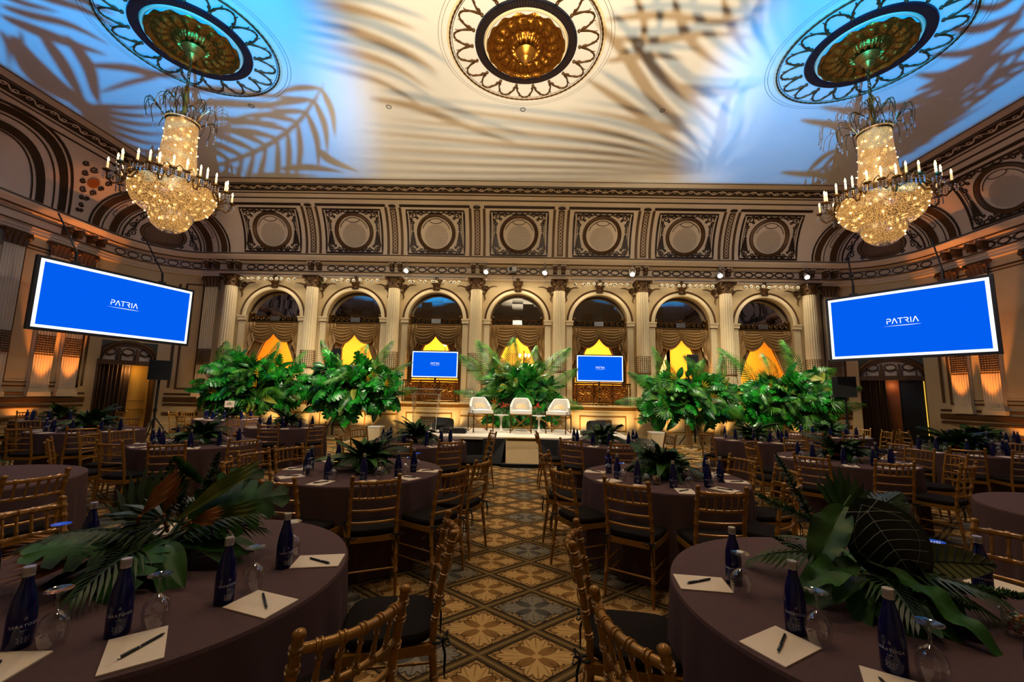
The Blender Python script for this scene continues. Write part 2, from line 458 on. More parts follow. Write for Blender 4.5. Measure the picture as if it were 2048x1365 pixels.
# ---- one set of cove ornaments for a bay, in local (s, t)
def spiral(cx, cy, r, turns, a0, d, n=18):
    return [(cx + r*(1 - i/n*.85)*cos(a0 + d*2*pi*turns*i/n), cy + r*29*(1 - i/n*.85)*sin(a0 + d*2*pi*turns*i/n)) for i in range(n + 1)]
def bay_ornaments(n, s0, mirror=False):
    """panel with oculus for one bay centred at s0"""
    root = empty('trim_%d' % n, kind='structure'); root['label'] = 'painted cove panel with a round grille, bay %d' % n
    f = MB()
    a = 1.02
    for w, off, ins in ((.07, .02, 0), (.02, .02, .095)):
        b = a - ins; t0, t1 = 3.4 + ins*29, 48 - ins*29
        pts = [(s0 - b + 2*b*i/6, t0) for i in range(6)] + [(s0 + b, t0 + (t1 - t0)*i/10) for i in range(10)] + [(s0 + b - 2*b*i/6, t1) for i in range(6)] + [(s0 - b, t1 - (t1 - t0)*i/10) for i in range(10)]
        cove_ribbon(f, pts, w, off, 0, True)
    cove_band(f, s0 - 1.24, s0 + 1.24, 51.5, 54.5, .02, 0, 1)
    f.build('panel_frame', M['dark'], root)
    ring = MB()
    NR = 40
    vs = []; fs = []
    for i in range(NR):
        q = 2*pi*i/NR
        for rr, off in ((.70, .0), (.69, .06), (.64, .09), (.60, .06), (.57, .02), (.56, -.02)):
            vs.append(coveP(s0 + rr*cos(q), 25 + rr*28.5*sin(q), off))
    for i in range(NR):
        for j in range(5):
            a0 = i*6 + j; b0 = ((i + 1) % NR)*6 + j
            fs.append((a0, b0, b0 + 1, a0 + 1))
    ring.add(vs, fs, True); ring.build('oculus_ring', M['brown'], root)
    inner = MB()
    for a_, b_ in ((205, 340),):
        pass
    cove_ribbon(inner, [(s0 + .50*cos(R(q)), 25 + .50*28.5*sin(R(q))) for q in range(15, 66, 6)], .022, .02)
    cove_ribbon(inner, [(s0 + .50*cos(R(q)), 25 + .50*28.5*sin(R(q))) for q in range(115, 166, 6)], .022, .02)
    cove_ribbon(inner, [(s0 + .22*cos(R(q)), 37 + .09*28.5*sin(R(q))) for q in range(0, 360, 20)], .022, .02, 0, True)
    inner.build('shell_lines', M['dark'], root)
    g = MB(); NG = 26; r0 = .42
    for i in range(NG):
        for j in range(NG):
            u = (i + .5)/NG*2 - 1; v = (j + .5)/NG*2 - 1
            if u*u + v*v > 1: continue
            h = .66/NG
            # diamonds: quarter-turned squares, dark holes on a pale sheet
            P4 = [(u - h, v), (u, v - h), (u + h, v), (u, v + h)]
            g.add([coveP(s0 + r0*x_, 21.5 + r0*28.5*y_, .012) for x_, y_ in P4], [(0, 1, 2, 3)], False, 0)
    g.build('grille', M['dark'], root)
    sc = MB()
    for sg in (-1, 1):
        S = lambda pts: [(s0 + sg*x_, y_) for x_, y_ in pts]
        W = .042
        cove_ribbon(sc, S(spiral(.78, 42.5, .13, 1.4, 0, 1)), W); cove_ribbon(sc, S(spiral(.50, 44.3, .09, 1.2, pi, -1)), W)
        cove_ribbon(sc, S(spiral(.82, 35.5, .08, 1.2, pi/2, -1)), W)
        cove_ribbon(sc, S(spiral(.82, 7.6, .085, 1.4, 0, -1)), W); cove_ribbon(sc, S(spiral(.55, 7.2, .085, 1.4, pi, 1)), W); cove_ribbon(sc, S(spiral(.30, 6.2, .06, 1.3, 0, -1)), W)
        cove_ribbon(sc, S([(.05 + .85*i/16, 5.4 + 1.6*sin(i*1.25)) for i in range(17)]), W)
        cove_ribbon(sc, S([(.15 + .75*i/16, 45.6 - 1.3*sin(i*1.4)) for i in range(17)]), W)
        cove_ribbon(sc, S([(.83, 10), (.85, 16), (.83, 22), (.86, 28), (.82, 34)]), .03)
        for k in range(7):                                         # hanging drop of leaves, wider below
            t_ = 12 + k*2.1; hw = .135*(1 - k/7.5)
            cove_ribbon(sc, S([(.84 - hw, t_ - 1.1), (.84 - hw*.4, t_ + .3), (.84, t_ + 1.3), (.84 + hw*.4, t_ + .3), (.84 + hw, t_ - 1.1)]), .055)
        for k in range(5):
            t_ = 28 + k*2.0; cove_ribbon(sc, S([(.80, t_ - .6), (.84, t_ + .5), (.89, t_ - .6)]), .035)
        for x_, y_ in ((.66, 40), (.88, 39), (.62, 45), (.9, 45.2), (.70, 10.5), (.9, 9.5), (.42, 8.8)):
            cove_ribbon(sc, S([(x_ + .035*cos(q), y_ + 1.0*sin(q)) for q in [2*pi*i/6 for i in range(6)]]), .045, .02, 0, True)
    cove_ribbon(sc, [(s0 - .16 + .32*i/8, 46.2 - 1.4*sin(pi*i/8)) for i in range(9)], .09, .04)
    cove_ribbon(sc, [(s0 - .14 + .28*i/8, 4.6 + 1.2*sin(pi*i/8)) for i in range(9)], .06, .04)
    sc.build('scrollwork', M['dark'], root)
    fr = MB()                                                      # frieze of wreaths below the panel
    def fz(s, z, off):
        x, y, nx, ny = plan(s, 2.02 - off); return (x, y, z)
    for k in range(6):
        c = s0 + (k - 2.5)*.37
        for rr, ww in ((1.0, .032), (.80, .012)):
            N = 22; vs = []
            for i in range(N):
                q = 2*pi*i/N; wob = 1 + (.10 if i % 2 else -.04)*(rr == 1.0)
                for e in (-1, 1):
                    vs.append(fz(c + (.145*rr*wob + e*ww/2)*cos(q), 6.03 + (.088*rr*wob + e*ww/2)*sin(q), .016))
            fr.add(vs, [(2*i, 2*((i + 1) % N), 2*((i + 1) % N) + 1, 2*i + 1) for i in range(N)], False)
        if k < 5:
            m_ = c + .185
            for dz in (-.035, 0, .035):
                fr.add([fz(m_ - .05, 6.03 + dz*2 - .008, .016), fz(m_ + .05, 6.03 - dz*2 - .008, .016), fz(m_ + .05, 6.03 - dz*2 + .008, .016), fz(m_ - .05, 6.03 + dz*2 + .008, .016)], [(0, 1, 2, 3)])
    fr.build('frieze_wreaths', M['dark'], root)
    return root

def rib(n, s0, wide=1.0, bands=True):
    """rib and bracket pair over a column"""
    root = empty('trim_%d' % n, kind='structure'); root['label'] = 'dark painted rib of the cove with paired frieze brackets, %d' % n
    b = MB()
    if bands: cove_band(b, s0 - .105*wide, s0 + .105*wide, 3.0, 50, .03, 0, 10)
    for e in (-1, 1) if bands else (): cove_band(b, s0 + e*.25*wide - .045, s0 + e*.25*wide + .045, 1.5, 51, .02, 0, 10)
    if bands: b.build('rib_band', M['brown'], root)
    c = MB()
    for k in range(13):
        t_ = 6 + k*3.4
        cove_ribbon(c, [(s0 + .055*cos(q), t_ + 1.35*sin(q)) for q in [2*pi*i/8 for i in range(8)]], .02, .04, 0, True)
    for e in (-1, 1): cove_band(c, s0 + e*.155*wide - .025, s0 + e*.155*wide + .025, 2, 51, .045, 0, 10)
    if bands: c.build('rib_scrolls', M['cream_cove'], root)
    r = MB(); cove_ribbon(r, [(s0 + .11*cos(q), 53 + 1.0*sin(q)) for q in [2*pi*i/10 for i in range(10)]], .06, .05, 0, True); r.build('rosette', M['dark'], root) if bands else None
    br = MB(); cp = MB()
    for e in (-1, 1):
        x, y, nx, ny = plan(s0 + e*.15, 1.93); rz = atan2(ny, nx) - pi/2
        br.box((x, y, 6.06), (.13, .2, .24), rz)
        x2, y2, _, _ = plan(s0 + e*.15, 1.82); br.lathe([(.001, -.07), (.07, -.07), (.07, .07), (.001, .07)], 8, (x2, y2, 6.12))
        cp.box((x - nx*.03, y - ny*.03, 6.195), (.17, .27, .035), rz)
    br.build('brackets', M['brown'], root); cp.build('bracket_caps', M['cream_cove'], root)
    return root
tn = 4
for k in range(-3, 4): bay_ornaments(tn, k*BAY); tn += 1
for k in range(-4, 4): rib(tn, (k + .5)*BAY, bands=k not in (-4, 3)); tn += 1
for sg in (-1, 1):                                                  # side walls: bays beyond the corners
    for k in range(0 if sg > 0 else 1, 3): bay_ornaments(tn, sg*(CX + ARC + (2.2 if sg > 0 else 4.2) + k*2.98)); tn += 1
    for k in range(0, 3): rib(tn, sg*(CX + ARC + 1.05 + k*2.98), bands=k > 0); tn += 1

# corner vaults: concentric painted arches around an oculus
for sg in (-1, 1):
    root = empty('trim_%d' % tn, kind='structure'); tn += 1
    root['label'] = 'corner vault with concentric painted arches, %s end' % ('west' if sg < 0 else 'east')
    sc0 = sg*(CX + ARC/2)
    b = MB()
    def arch(mbx, a, tb, w, off=.02, th0=0, th1=180):
        cove_ribbon(mbx, [(sc0 + a*cos(R(q)), 1.5 + tb*sin(R(q))) for q in range(th0, th1 + 1, 6)], w, off)
    b9 = MB(); arch(b, 2.12, 58, .06); arch(b9, 1.93, 54, .22); arch(b, 1.72, 51, .03); arch(b9, 1.38, 43, .24); b9.build('marbled_arches', M['brown'], root); arch(b, 1.2, 39, .03); arch(b, 1.08, 36.5, .05)
    for q in (28, 62, 118, 152):
        a0, a1 = q - 9, q + 9
        cove_ribbon(b, [(sc0 + 1.62*cos(R(v)), 1.5 + 48.5*sin(R(v))) for v in range(a0, a1 + 1, 3)] + [(sc0 + 1.50*cos(R(v)), 1.5 + 45.7*sin(R(v))) for v in range(a1, a0 - 1, -3)], .02, .02, 0, True)
    b.build('painted_arches', M['dark'], root)
    o = MB(); N = 30; vs = []; fs = []
    for i in range(N):
        q = 2*pi*i/N
        for rr, off in ((.64, .0), (.62, .06), (.56, .07), (.52, .02)): vs.append(coveP(sc0 + rr*cos(q), 13.5 + rr*20*sin(q), off))
    for i in range(N):
        for j in range(3):
            a0 = i*4 + j; b0 = ((i + 1) % N)*4 + j; fs.append((a0, b0, b0 + 1, a0 + 1))
    o.add(vs, fs, True); o.build('oculus_ring', M['brown'], root)
    o = MB(); o.add([coveP(sc0 + .54*cos(2*pi*i/N), 13.5 + .54*20*sin(2*pi*i/N), .025) for i in range(N)], [tuple(range(N))]); o.build('oculus_panel', M['brown'], root)
    s_ = MB()
    for e in (-1, 1):
        for x_, y_, r_, d_ in ((.80, 8, .1, 1), (.86, 16, .09, -1), (.70, 26, .09, 1), (.42, 31, .07, -1), (.5, 4, .06, 1), (.92, 5, .08, -1)):
            s_pts = spiral(x_, y_, r_, 1.3, 0, d_)
            cove_ribbon(s_, [(sc0 + e*p, q) for p, q in s_pts], .035)
        cove_ribbon(s_, [(sc0 + e*(.95 - .4*i/8), 4 + 26*i/8 + 1.5*sin(i*1.6)) for i in range(9)], .05)
        for k in range(4): cove_ribbon(s_, [(sc0 + e*(.78 - .06 + .02*k), 11 + 3*k), (sc0 + e*.80, 13 + 3*k), (sc0 + e*(.86 - .02*k), 11 + 3*k)], .05)
    s_.build('scrollwork', M['dark'], root)
    # spandrel roundels either side of the vault
    sp = MB(); rd = MB()
    for e in (sg,) if sg < 0 else ():
        c = sc0 + e*2.45
        for dx, dy, r_ in ((-.22, 46, .11), (.22, 46, .11), (-.34, 40, .09), (.34, 40, .09), (-.26, 33, .08), (.26, 33, .08), (-.14, 26.5, .09), (.14, 26.5, .09), (-.07, 20, .07), (.07, 20, .07), (0, 14, .07), (-.05, 9, .05), (.05, 9, .05), (-.5, 48, .09), (.5, 48, .09)):
            cove_ribbon(sp, spiral(c + dx, dy, r_, 1.4, 0, 1 if dx > 0 else -1), .042)
        rd.add([coveP(c + .16*cos(2*pi*i/16), 35 + 4.6*sin(2*pi*i/16), .03) for i in range(16)], [tuple(range(16))])
    if sg < 0:
        sp.build('spandrel_scrolls', M['dark'], root); rd.build('roundel', M['leather'], root)
        l2 = MB(); keep = sc0; sc0 = sc0 - 4.75
        for a_, tb_, w_ in ((2.05, 60, .07), (1.85, 55, .20), (1.62, 50, .04), (1.3, 42, .2), (1.1, 38, .04)): arch(l2, a_, tb_, w_)
        l2.build('lunette_arches', M['dark'], root); sc0 = keep
    fr = MB()
    for k in range(7):
        c = sc0 + (k - 3)*.30
        N = 22; vs = []
        for i in range(N):
            q = 2*pi*i/N; wob = 1 + (.10 if i % 2 else -.04)
            for e in (-1, 1):
                x, y, _, _ = plan(c + (.118*wob + e*.016)*cos(q), 2.0); vs.append((x, y, 6.03 + (.088*wob + e*.016)*sin(q)))
        fr.add(vs, [(2*i, 2*((i + 1) % N), 2*((i + 1) % N) + 1, 2*i + 1) for i in range(N)], False)
    fr.build('frieze_wreaths', M['dark'], root)
    rib(tn, sg*(CX - .10), bands=False); tn += 1; rib(tn, sg*(CX + ARC + .35), bands=False); tn += 1

# ------------------------------------------------------------------ back wall with seven arches
YW = CY + WD
ARCH_R, ARCH_Z = 1.0, 4.2
def arc_pts(r, n=24): return [(r*cos(pi*i/n), ARCH_Z + r*sin(pi*i/n)) for i in range(n + 1)]
mb = MB()
for k in range(-3, 4):
    c = k*BAY; h = BAY/2
    A = arc_pts(ARCH_R)
    outer = []
    for x, z in A:
        dx, dz = x, z - ARCH_Z
        t = min(h/abs(dx) if abs(dx) > 1e-6 else 9e9, (5.72 - ARCH_Z)/dz if dz > 1e-6 else 9e9)
        outer.append((dx*t, ARCH_Z + dz*t))
    n = len(A)
    mb.add([(c + x, YW, z) for x, z in A] + [(c + x, YW, z) for x, z in outer], [(i, i + 1, n + i + 1, n + i) for i in range(n - 1)])
    for e in (-1, 1):
        mb.add([(c + e*ARCH_R, YW, 0), (c + e*h, YW, 0), (c + e*h, YW, ARCH_Z), (c + e*ARCH_R, YW, ARCH_Z)], [(0, 1, 2, 3)])
        mb.add([(c + e*ARCH_R, YW, 1.1), (c + e*ARCH_R, YW + .4, 1.1), (c + e*ARCH_R, YW + .4, ARCH_Z), (c + e*ARCH_R, YW, ARCH_Z)], [(0, 1, 2, 3)])
    mb.add([(c + x, YW, z) for x, z in A] + [(c + x, YW + .4, z) for x, z in A], [(i, n + i, n + i + 1, i + 1) for i in range(n - 1)], True)
    mb.add([(c - ARCH_R, YW, 0), (c + ARCH_R, YW, 0), (c + ARCH_R, YW, 1.1), (c - ARCH_R, YW, 1.1), (c - ARCH_R, YW + .4, 1.1), (c + ARCH_R, YW + .4, 1.1)], [(0, 1, 2, 3), (3, 2, 5, 4)])
for e in (-1, 1):
    mb.add([(e*3.5*BAY, YW, 0), (e*CX, YW, 0), (e*CX, YW, 5.72), (e*3.5*BAY, YW, 5.72)], [(0, 1, 2, 3)])
wb = struct('wall_back', mb, M['cream']); wb['label'] = 'cream back wall with seven tall arches'

# corner and side walls (door opening in the middle of each rounded corner)
DOORS = {-1: (1.68, .58), 1: (1.22, .66)}                           # door centre past the straight wall, half width
PILS = {-1: (3.08, 3.80), 1: (2.68, 3.50)}                          # uplit pilasters
def wallseg(mbx, s0, s1, z0, z1): sweep(mbx, [(WD, z0), (WD, z1)], s0, s1, 0, True)
for sg, nm in ((-1, 'left'), (1, 'right')):
    sc0 = sg*(CX + DOORS[sg][0]); DH = DOORS[sg][1]
    mb = MB()
    wallseg(mb, sg*CX, sc0 - sg*DH, 0, 5.72); wallseg(mb, sc0 + sg*DH, sg*(SEND + 3.0), 0, 5.72); wallseg(mb, sc0 - sg*DH, sc0 + sg*DH, 3.06, 5.72)
    for e in (-1, 1):
        x, y, nx, ny = plan(sc0 + e*DH, WD); mb.add([(x, y, 0), (x + nx*.35, y + ny*.35, 0), (x + nx*.35, y + ny*.35, 3.06), (x, y, 3.06)], [(0, 1, 2, 3)])
    w = struct('wall_' + nm, mb, M['cream']); w['label'] = 'cream panelled %s wall with rounded corner' % nm
    # raised dark-lined panels and dado rails
    mo = MB()
    def wl(s, z, off=.02):
        x, y, nx, ny = plan(s, WD - off); return (x, y, z)
    def rect(s0, s1, z0, z1, wd=.05):
        for (sa, za, sb, zb) in ((s0, z0, s1, z0 + wd), (s0, z1 - wd, s1, z1), (s0, z0, s0 + wd*(1 if s1 > s0 else -1), z1), (s1 - wd*(1 if s1 > s0 else -1), z0, s1, z1)):
            S = srange(sa, sb); vs = []
            for s in S: vs += [wl(s, za), wl(s, zb)]
            mo.add(vs, [(2*i, 2*i + 2, 2*i + 3, 2*i + 1) for i in range(len(S) - 1)])
    a = sc0
    for e in (-1, 1):
        rect(a + e*(DH + .30), a + e*(DH + .36), 1.55, 5.3, .04)
        rect(a + e*(DH + .46), a + e*(DH + .95), 1.5, 5.35)
    rect(sg*(CX + ARC + .1), sg*(CX + ARC + 2.1), 1.5, 5.4); rect(sg*(CX + ARC + .2), sg*(CX + ARC + 2.0), 1.62, 5.3, .03)
    for s0, s1 in ((sg*(CX - .9), sc0 - sg*(DH + .25)), (sc0 + sg*(DH + .25), sg*SEND)):
        sweep(mo, [(2.06, 1.06), (2.03, 1.08), (2.03, 1.2), (2.06, 1.22)], s0, s1)
        sweep(mo, [(2.07, 1.0), (2.05, .98), (2.05, .93), (2.08, .92)], s0, s1)
        sweep(mo, [(2.07, .70), (2.06, .66), (2.06, .6), (2.08, .58)], s0, s1)
        sweep(mo, [(2.07, 1.36), (2.05, 1.34), (2.07, 1.30)], s0, s1)
    mo.build('panel_moldings', M['brown'], w)
    bs = MB()
    for s0, s1 in ((sg*(CX - .9), sc0 - sg*DH), (sc0 + sg*DH, sg*SEND)):
        sweep(bs, [(2.1, .32), (2.04, .30), (2.04, .05), (1.98, .02), (1.98, 0)], s0, s1)
    b_ = struct('baseboard_' + nm, bs, M['cream']); b_['label'] = 'cream baseboard along the %s wall' % nm

# front wall behind the camera, plain with a cove, closes the room (seen in the mirrors)
mb = MB(); mb.add([(-13.6, -1.8, 0), (13.6, -1.8, 0), (13.6, -1.8, 6.5), (-13.6, -1.8, 6.5)], [(0, 1, 2, 3)])
mb.add([(-13.6, -1.8, 6.4), (13.6, -1.8, 6.4), (13.6, -.9, 8.0), (-13.6, -.9, 8.0), (13.6, 1.2, ZC), (-13.6, 1.2, ZC)], [(0, 1, 2, 3), (3, 2, 4, 5)])
struct('wall_front', mb, M['cream_cove'])['label'] = 'plain cream wall opposite the stage'
# ------------------------------------------------------------------ arched openings: archivolt, mirror lunette, grille, curtains
def archivolt(mb_, mg, c):
    n = 30
    prof = [(1.20, 0.0), (1.20, .05), (1.165, .075), (1.13, .05), (1.11, .05), (1.03, .07), (1.0, .04), (1.0, 0)]
    vs = []
    for i in range(n + 1):
        q = pi*i/n
        for r, o in prof: vs.append((c + r*cos(q), YW - o, ARCH_Z + r*sin(q)))
    m = len(prof); f1 = []; f2 = []
    for i in range(n):
        for j in range(m - 1):
            f = (i*m + j, i*m + j + 1, (i + 1)*m + j + 1, (i + 1)*m + j)
            (f2 if j in (1, 2) else f1).append(f)
    mb_.add(vs, f1, True); mg.add(vs, f2, True)
    # inner dark bead at the mirror edge
    mg.tube([(c + 1.0*cos(pi*i/n), YW + .22, ARCH_Z + 1.0*sin(pi*i/n)) for i in range(n + 1)], .03, 5)
def window(n, c):
    root = empty('window_%d' % n, kind='structure'); root['label'] = 'arched window opening %d with mirrored fan top and scrolled transom' % n
    a = MB(); g = MB(); archivolt(a, g, c)
    for e in (-1, 1):                                               # pier with impost molding
        a.box((c + e*1.1, YW - .03, 2.65), (.2, .06, 3.0)); a.box((c + e*1.1, YW - .05, 4.12), (.26, .12, .14)); a.box((c + e*1.1, YW - .06, 4.2), (.30, .15, .05))
        g.box((c + e*1.1, YW - .04, 4.04), (.24, .10, .025))
    a.build('archivolt', M['cream_light'], root); g.build('arch_bead', M['brown'], root)
    k = MB()                                                        # keystone: scrolled bracket
    k.grid(lambda u, v: (c + (u - .5)*(.30 - .08*v), YW - .09 - .09*sin(pi*u)*(1 - .3*v) - .05*sin(pi*v*2), 5.62 - .36*v), 8, 8)
    k.box((c, YW - .08, 5.63), (.36, .16, .05)); k.lathe([(.001, -.15), (.06, -.15), (.06, .15), (.001, .15)], 8, (c, YW - .1, 5.6))
    for e in (-1, 1):
        k.ball((c + e*.13, YW - .15, 5.52), .055); k.ball((c + e*.1, YW - .14, 5.32), .045)
    k.build('keystone', M['brown'], root)
    sp = MB()                                                       # spandrel scroll ornaments
    for e in (-1, 1):
        cx, cz = c + e*1.17, 5.36
        sp.tube([(cx + .12*(1 - i/22*.8)*cos(i*.55), YW - .03, cz + .12*(1 - i/22*.8)*sin(i*.55)) for i in range(23)], .024, 5)
        sp.tube([(cx, YW - .03, cz - .10), (cx + e*.06, YW - .03, cz - .24), (cx + e*.02, YW - .03, cz - .36), (cx + e*.07, YW - .03, cz - .46)], [.035, .03, .022, .008], 5)
        sp.tube([(cx - e*.10, YW - .03, cz + .05), (cx - e*.26, YW - .03, cz + .11), (cx - e*.42, YW - .03, cz + .10)], [.03, .022, .008], 5)
        sp.ball((cx, YW - .03, cz), .05); sp.ball((cx + e*.1, YW - .03, cz - .16), .04)
    sp.build('spandrel_ornament', M['brown'], root)
    mi = MB(); fr = MB()                                            # mirrored lunette of square panes, each tilted a touch
    for i in range(5):
        for j in range(3):
            x0, x1 = -1.0 + i*.4, -1.0 + (i + 1)*.4; z0, z1 = j*.34, (j + 1)*.34
            lim = lambda x: sqrt(max(0, 1 - x*x))
            pts = []
            for x, z in ((x0, z0), (x0 + .2, z0), (x1, z0), (x1, z1), (x0 + .2, z1), (x0, z1)):
                r = hypot(x, z)
                if r > 1: x, z = x/r, z/r
                pts.append((x, z))
            tl = random.uniform(-.012, .012); tz = random.uniform(-.012, .012)
            mi.add([(c + x, YW + .24 + .045*z + tl*(x - x0) + tz*(z - z0), ARCH_Z + .02 + z*.98) for x, z in pts], [(0, 1, 2, 3, 4, 5)])
    mi.build('mirror_panes', M['mirror'], root)
    tr = MB()                                                       # transom with scrolled cresting
    tr.box((c, YW + .2, 4.03), (2.0, .12, .07))
    for i in range(10):
        x = c - .9 + i*.2
        tr.tube([(x + .075*(1 - k/20*.8)*cos(k*.6*(1 if i % 2 else -1)), YW + .18, 4.15 + .075*(1 - k/20*.8)*sin(k*.6)) for k in range(20)], .014, 4)
    tr.tube([(c - .98 + 1.96*i/40, YW + .18, 4.24 + .025*sin(i*1.6) + .10*max(0, 1 - abs(i - 20)/6)) for i in range(41)], .016, 4)
    for e in (-1, 1): tr.ball((c + e*.9, YW + .18, 4.33), .07); tr.box((c + e*.97, YW + .2, 4.2), (.08, .1, .36))
    tr.build('transom_scrollwork', M['bronze'], root)
    bk = MB(); bk.box((c, YW + .37, 4.6), (2.0, .02, 1.3)); bk.build('light_block_panel', M['black'], root)  # black panel added behind the mirror to block corridor light
    pp = MB(); pp.box((c, YW + .33, 1.52), (1.98, .06, .84))
    for e in (-.5, .5): pp.box((c + e, YW + .29, 1.5), (.8, .03, .5))
    pp.build('wood_parapet', M['leather'], root)
    pl = MB(); pl.box((c, YW + .13, 4.16), (.34, .02, .17)); pl.build('transom_plaque', M['steel'], root)
    return root
for k in range(-3, 4): window(k + 4, k*BAY)

POS7 = ['left end', 'second from left', 'third from left', 'middle', 'third from right', 'second from right', 'right end']
def make_curtain(name):
    root = empty(name)
    w = 1.0
    sw = MB()
    def swag(xa, xb, off, dep):
        def fn(u, v):
            x = xa + (xb - xa)*u; sag = (4*u*(1 - u))**.85
            z = 3.98 - .05*v - dep*v*sag - .06*v
            fold = .04*sin(v*2*pi*6.5)*(sag*.8 + .2)
            return (x, off - .05 - .10*sin(pi*min(1, v*1.1))*sag - fold, z)
        sw.grid(fn, 22, 44)
    swag(-w, .12, .14, .62); swag(-.12, w, .10, .60)
    sw.grid(lambda u, v: (-w + 2*w*u, .18 + .012*sin(u*2*pi*34), 4.0 - .16*v), 140, 2)
    sw.build('swag_valance', M['curtain'], root)
    for e in (-1, 1):
        p = MB()
        def fn(u, v, e=e):
            z = 3.7 - 2.55*v
            inner = .14 + .70*min(1, v/.6)**.75
            x = e*(w - (w - inner)*(1 - u)) if True else 0
            return (x, .26 + .035*sin(u*2*pi*6.5 + v*2), z)
        p.grid(fn, 52, 18); p.build('curtain_panel', M['curtain'], root)
        j = MB()
        def fj(u, v, e=e):
            L = .75 + .75*u
            zz = 4.0 - L*v
            return (e*(w - .30 + .34*u) + .03*sin(v*9), .05 - .04*sin(u*2*pi*2.5) - .02*sin(v*14), zz)
        j.grid(fj, 20, 14); j.build('jabot', M['curtain'], root)
    return root
cur0 = make_curtain('window_curtain')
for k in range(-3, 4):
    lab = 'taupe swag curtain hanging in the arched window, ' + POS7[k + 3]
    c = cur0 if k == -3 else dup(cur0)
    c.location = (k*BAY, YW + .06, 0); tag(c, lab, 'curtain', 'swag curtains in the seven arched windows')

# corridor behind the openings
mb = MB()
mb.add([(-13, YW + 3.4, .0), (13, YW + 3.4, 0), (13, YW + 3.4, 5), (-13, YW + 3.4, 5)], [(0, 1, 2, 3)])
mb.add([(-13, YW + .42, 4.6), (13, YW + .42, 4.6), (13, YW + 3.4, 4.6), (-13, YW + 3.4, 4.6)], [(0, 1, 2, 3)])
for e in (-1, 1): mb.add([(e*11.6, YW + .42, 0), (e*11.6, YW + 3.4, 0), (e*11.6, YW + 3.4, 4.6), (e*11.6, YW + .42, 4.6)], [(0, 1, 2, 3)])
wc = struct('wall_corridor', mb, M['yellow']); wc['label'] = 'warm yellow corridor wall seen through the windows'
mb = MB(); mb.add([(-11.6, YW + .02, 1.1), (11.6, YW + .02, 1.1), (11.6, YW + 3.4, 1.1), (-11.6, YW + 3.4, 1.1)], [(0, 1, 2, 3)])
struct('floor_corridor', mb, M['leather'])['label'] = 'raised corridor floor behind the windows'
mb = MB()
for x in (-9.6, -8.6, -6.6, -5.4, 5.6, 6.6, 8.6, 9.35):
    mb.box((x, YW + 3.3, 2.8), (.16, .16, 3.4))
for x in (-9.1, -6.0, 6.1, 9.0): mb.box((x, YW + 3.3, 4.0), (1.15, .18, .2))
for x in (-3.1, 0.1, 3.1): mb.box((x, YW + 3.32, 3.0), (.9, .1, .7))
mb.build('door_casings', M['doorpaint'], wc)
mb = MB(); mb.box((6.2, YW + 3.25, 2.7), (.95, .06, 3.0)); o = mb.build('pale_panel', M['white'], wc)

# pictures in corridor and crystal sconces visible between the curtains
def make_corridor_light(loc, lab):
    root = empty('crystal_wall_sconce', loc); tag(root, lab, 'sconce', 'crystal lights in the corridor')
    st = MB(); st.tube([(0, 0, -.5), (0, 0, .55)], .03, 8)
    bulbs = MB(); cr = MB()
    for lev, (rr, zz, nn) in enumerate(((.34, -.1, 7), (.2, .3, 5))):
        for i in range(nn):
            a = 2*pi*i/nn
            st.tube([(0, 0, zz - .15), (rr*.6*cos(a), rr*.6*sin(a), zz - .2), (rr*cos(a), rr*sin(a), zz - .05)], .012, 5)
            bulbs.ball((rr*cos(a), rr*sin(a), zz + .06), .045, 8, 6, 0, 1.5)
            for q in range(3): cr.ball((rr*cos(a)*(.9 - .15*q), rr*sin(a)*(.9 - .15*q), zz - .16 - .05*q), .022, 6, 4)
    st.build('stem', M['gold'], root); bulbs.build('bulbs', M['bulb'], root); cr.build('crystals', M['crystal'], root)
    return root
make_corridor_light((.28, YW + 1.5, 2.72), 'lit crystal light glowing in the middle window above the plants')
make_corridor_light((-2.72, YW + 1.6, 3.12), 'lit crystal light peeking over the stage screen beside the lectern')

# ------------------------------------------------------------------ columns
def fluted(mbx, r0, r1, z0, z1, nfl=20, taper=True):
    n = nfl*4; nz = 6
    def fn(u, v):
        a = 2*pi*u; fl = (abs(sin(a*nfl/2)))**.6
        r = (r0 + (r1 - r0)*v)*(1 - .085*fl)
        return (r*cos(a), r*sin(a), z0 + (z1 - z0)*v)
    mbx.grid(fn, n, nz, True, 0, True)
def capital(mbx, r, z0, h):
    mbx.lathe([(r*1.0, 0), (r*1.12, .02), (r*1.12, .05), (r, .06), (r*1.02, h*.5), (r*1.35, h*.86)], 20, (0, 0, z0))
    for row, (n, zz, rr, hh) in enumerate(((8, .05, 1.06, .42), (8, .2, 1.12, .5), (4, .42, 1.28, .42))):
        for i in range(n):
            a = 2*pi*(i + .5*row)/n + (pi/4 if row == 2 else 0)
            vs = []
            for k in range(5):
                t = k/4; out = r*rr*(1 + .05*t + .34*max(0, t - .55)**1.2*2); z = z0 + zz*h + hh*h*(t if t < .8 else .8 - (t - .8)*.6)
                ww = .055*(1 - .6*t)*(1.4 if row == 2 else 1)
                for e in (-1, 0, 1):
                    vs.append((out*(1 + (.06 if e == 0 else 0))*cos(a) - e*ww*sin(a), out*(1 + (.06 if e == 0 else 0))*sin(a) + e*ww*cos(a), z))
            mbx.add(vs, [(k*3 + j, k*3 + j + 1, k*3 + j + 4, k*3 + j + 3) for k in range(4) for j in range(2)], True)
    for e in (-1, 1):
        for f in (-1, 1): mbx.ball((e*r*1.2, f*r*1.2, z0 + h*.82), .055, 8, 6)
    mbx.box((0, 0, z0 + h*.95), (r*2.85, r*2.85, h*.1))
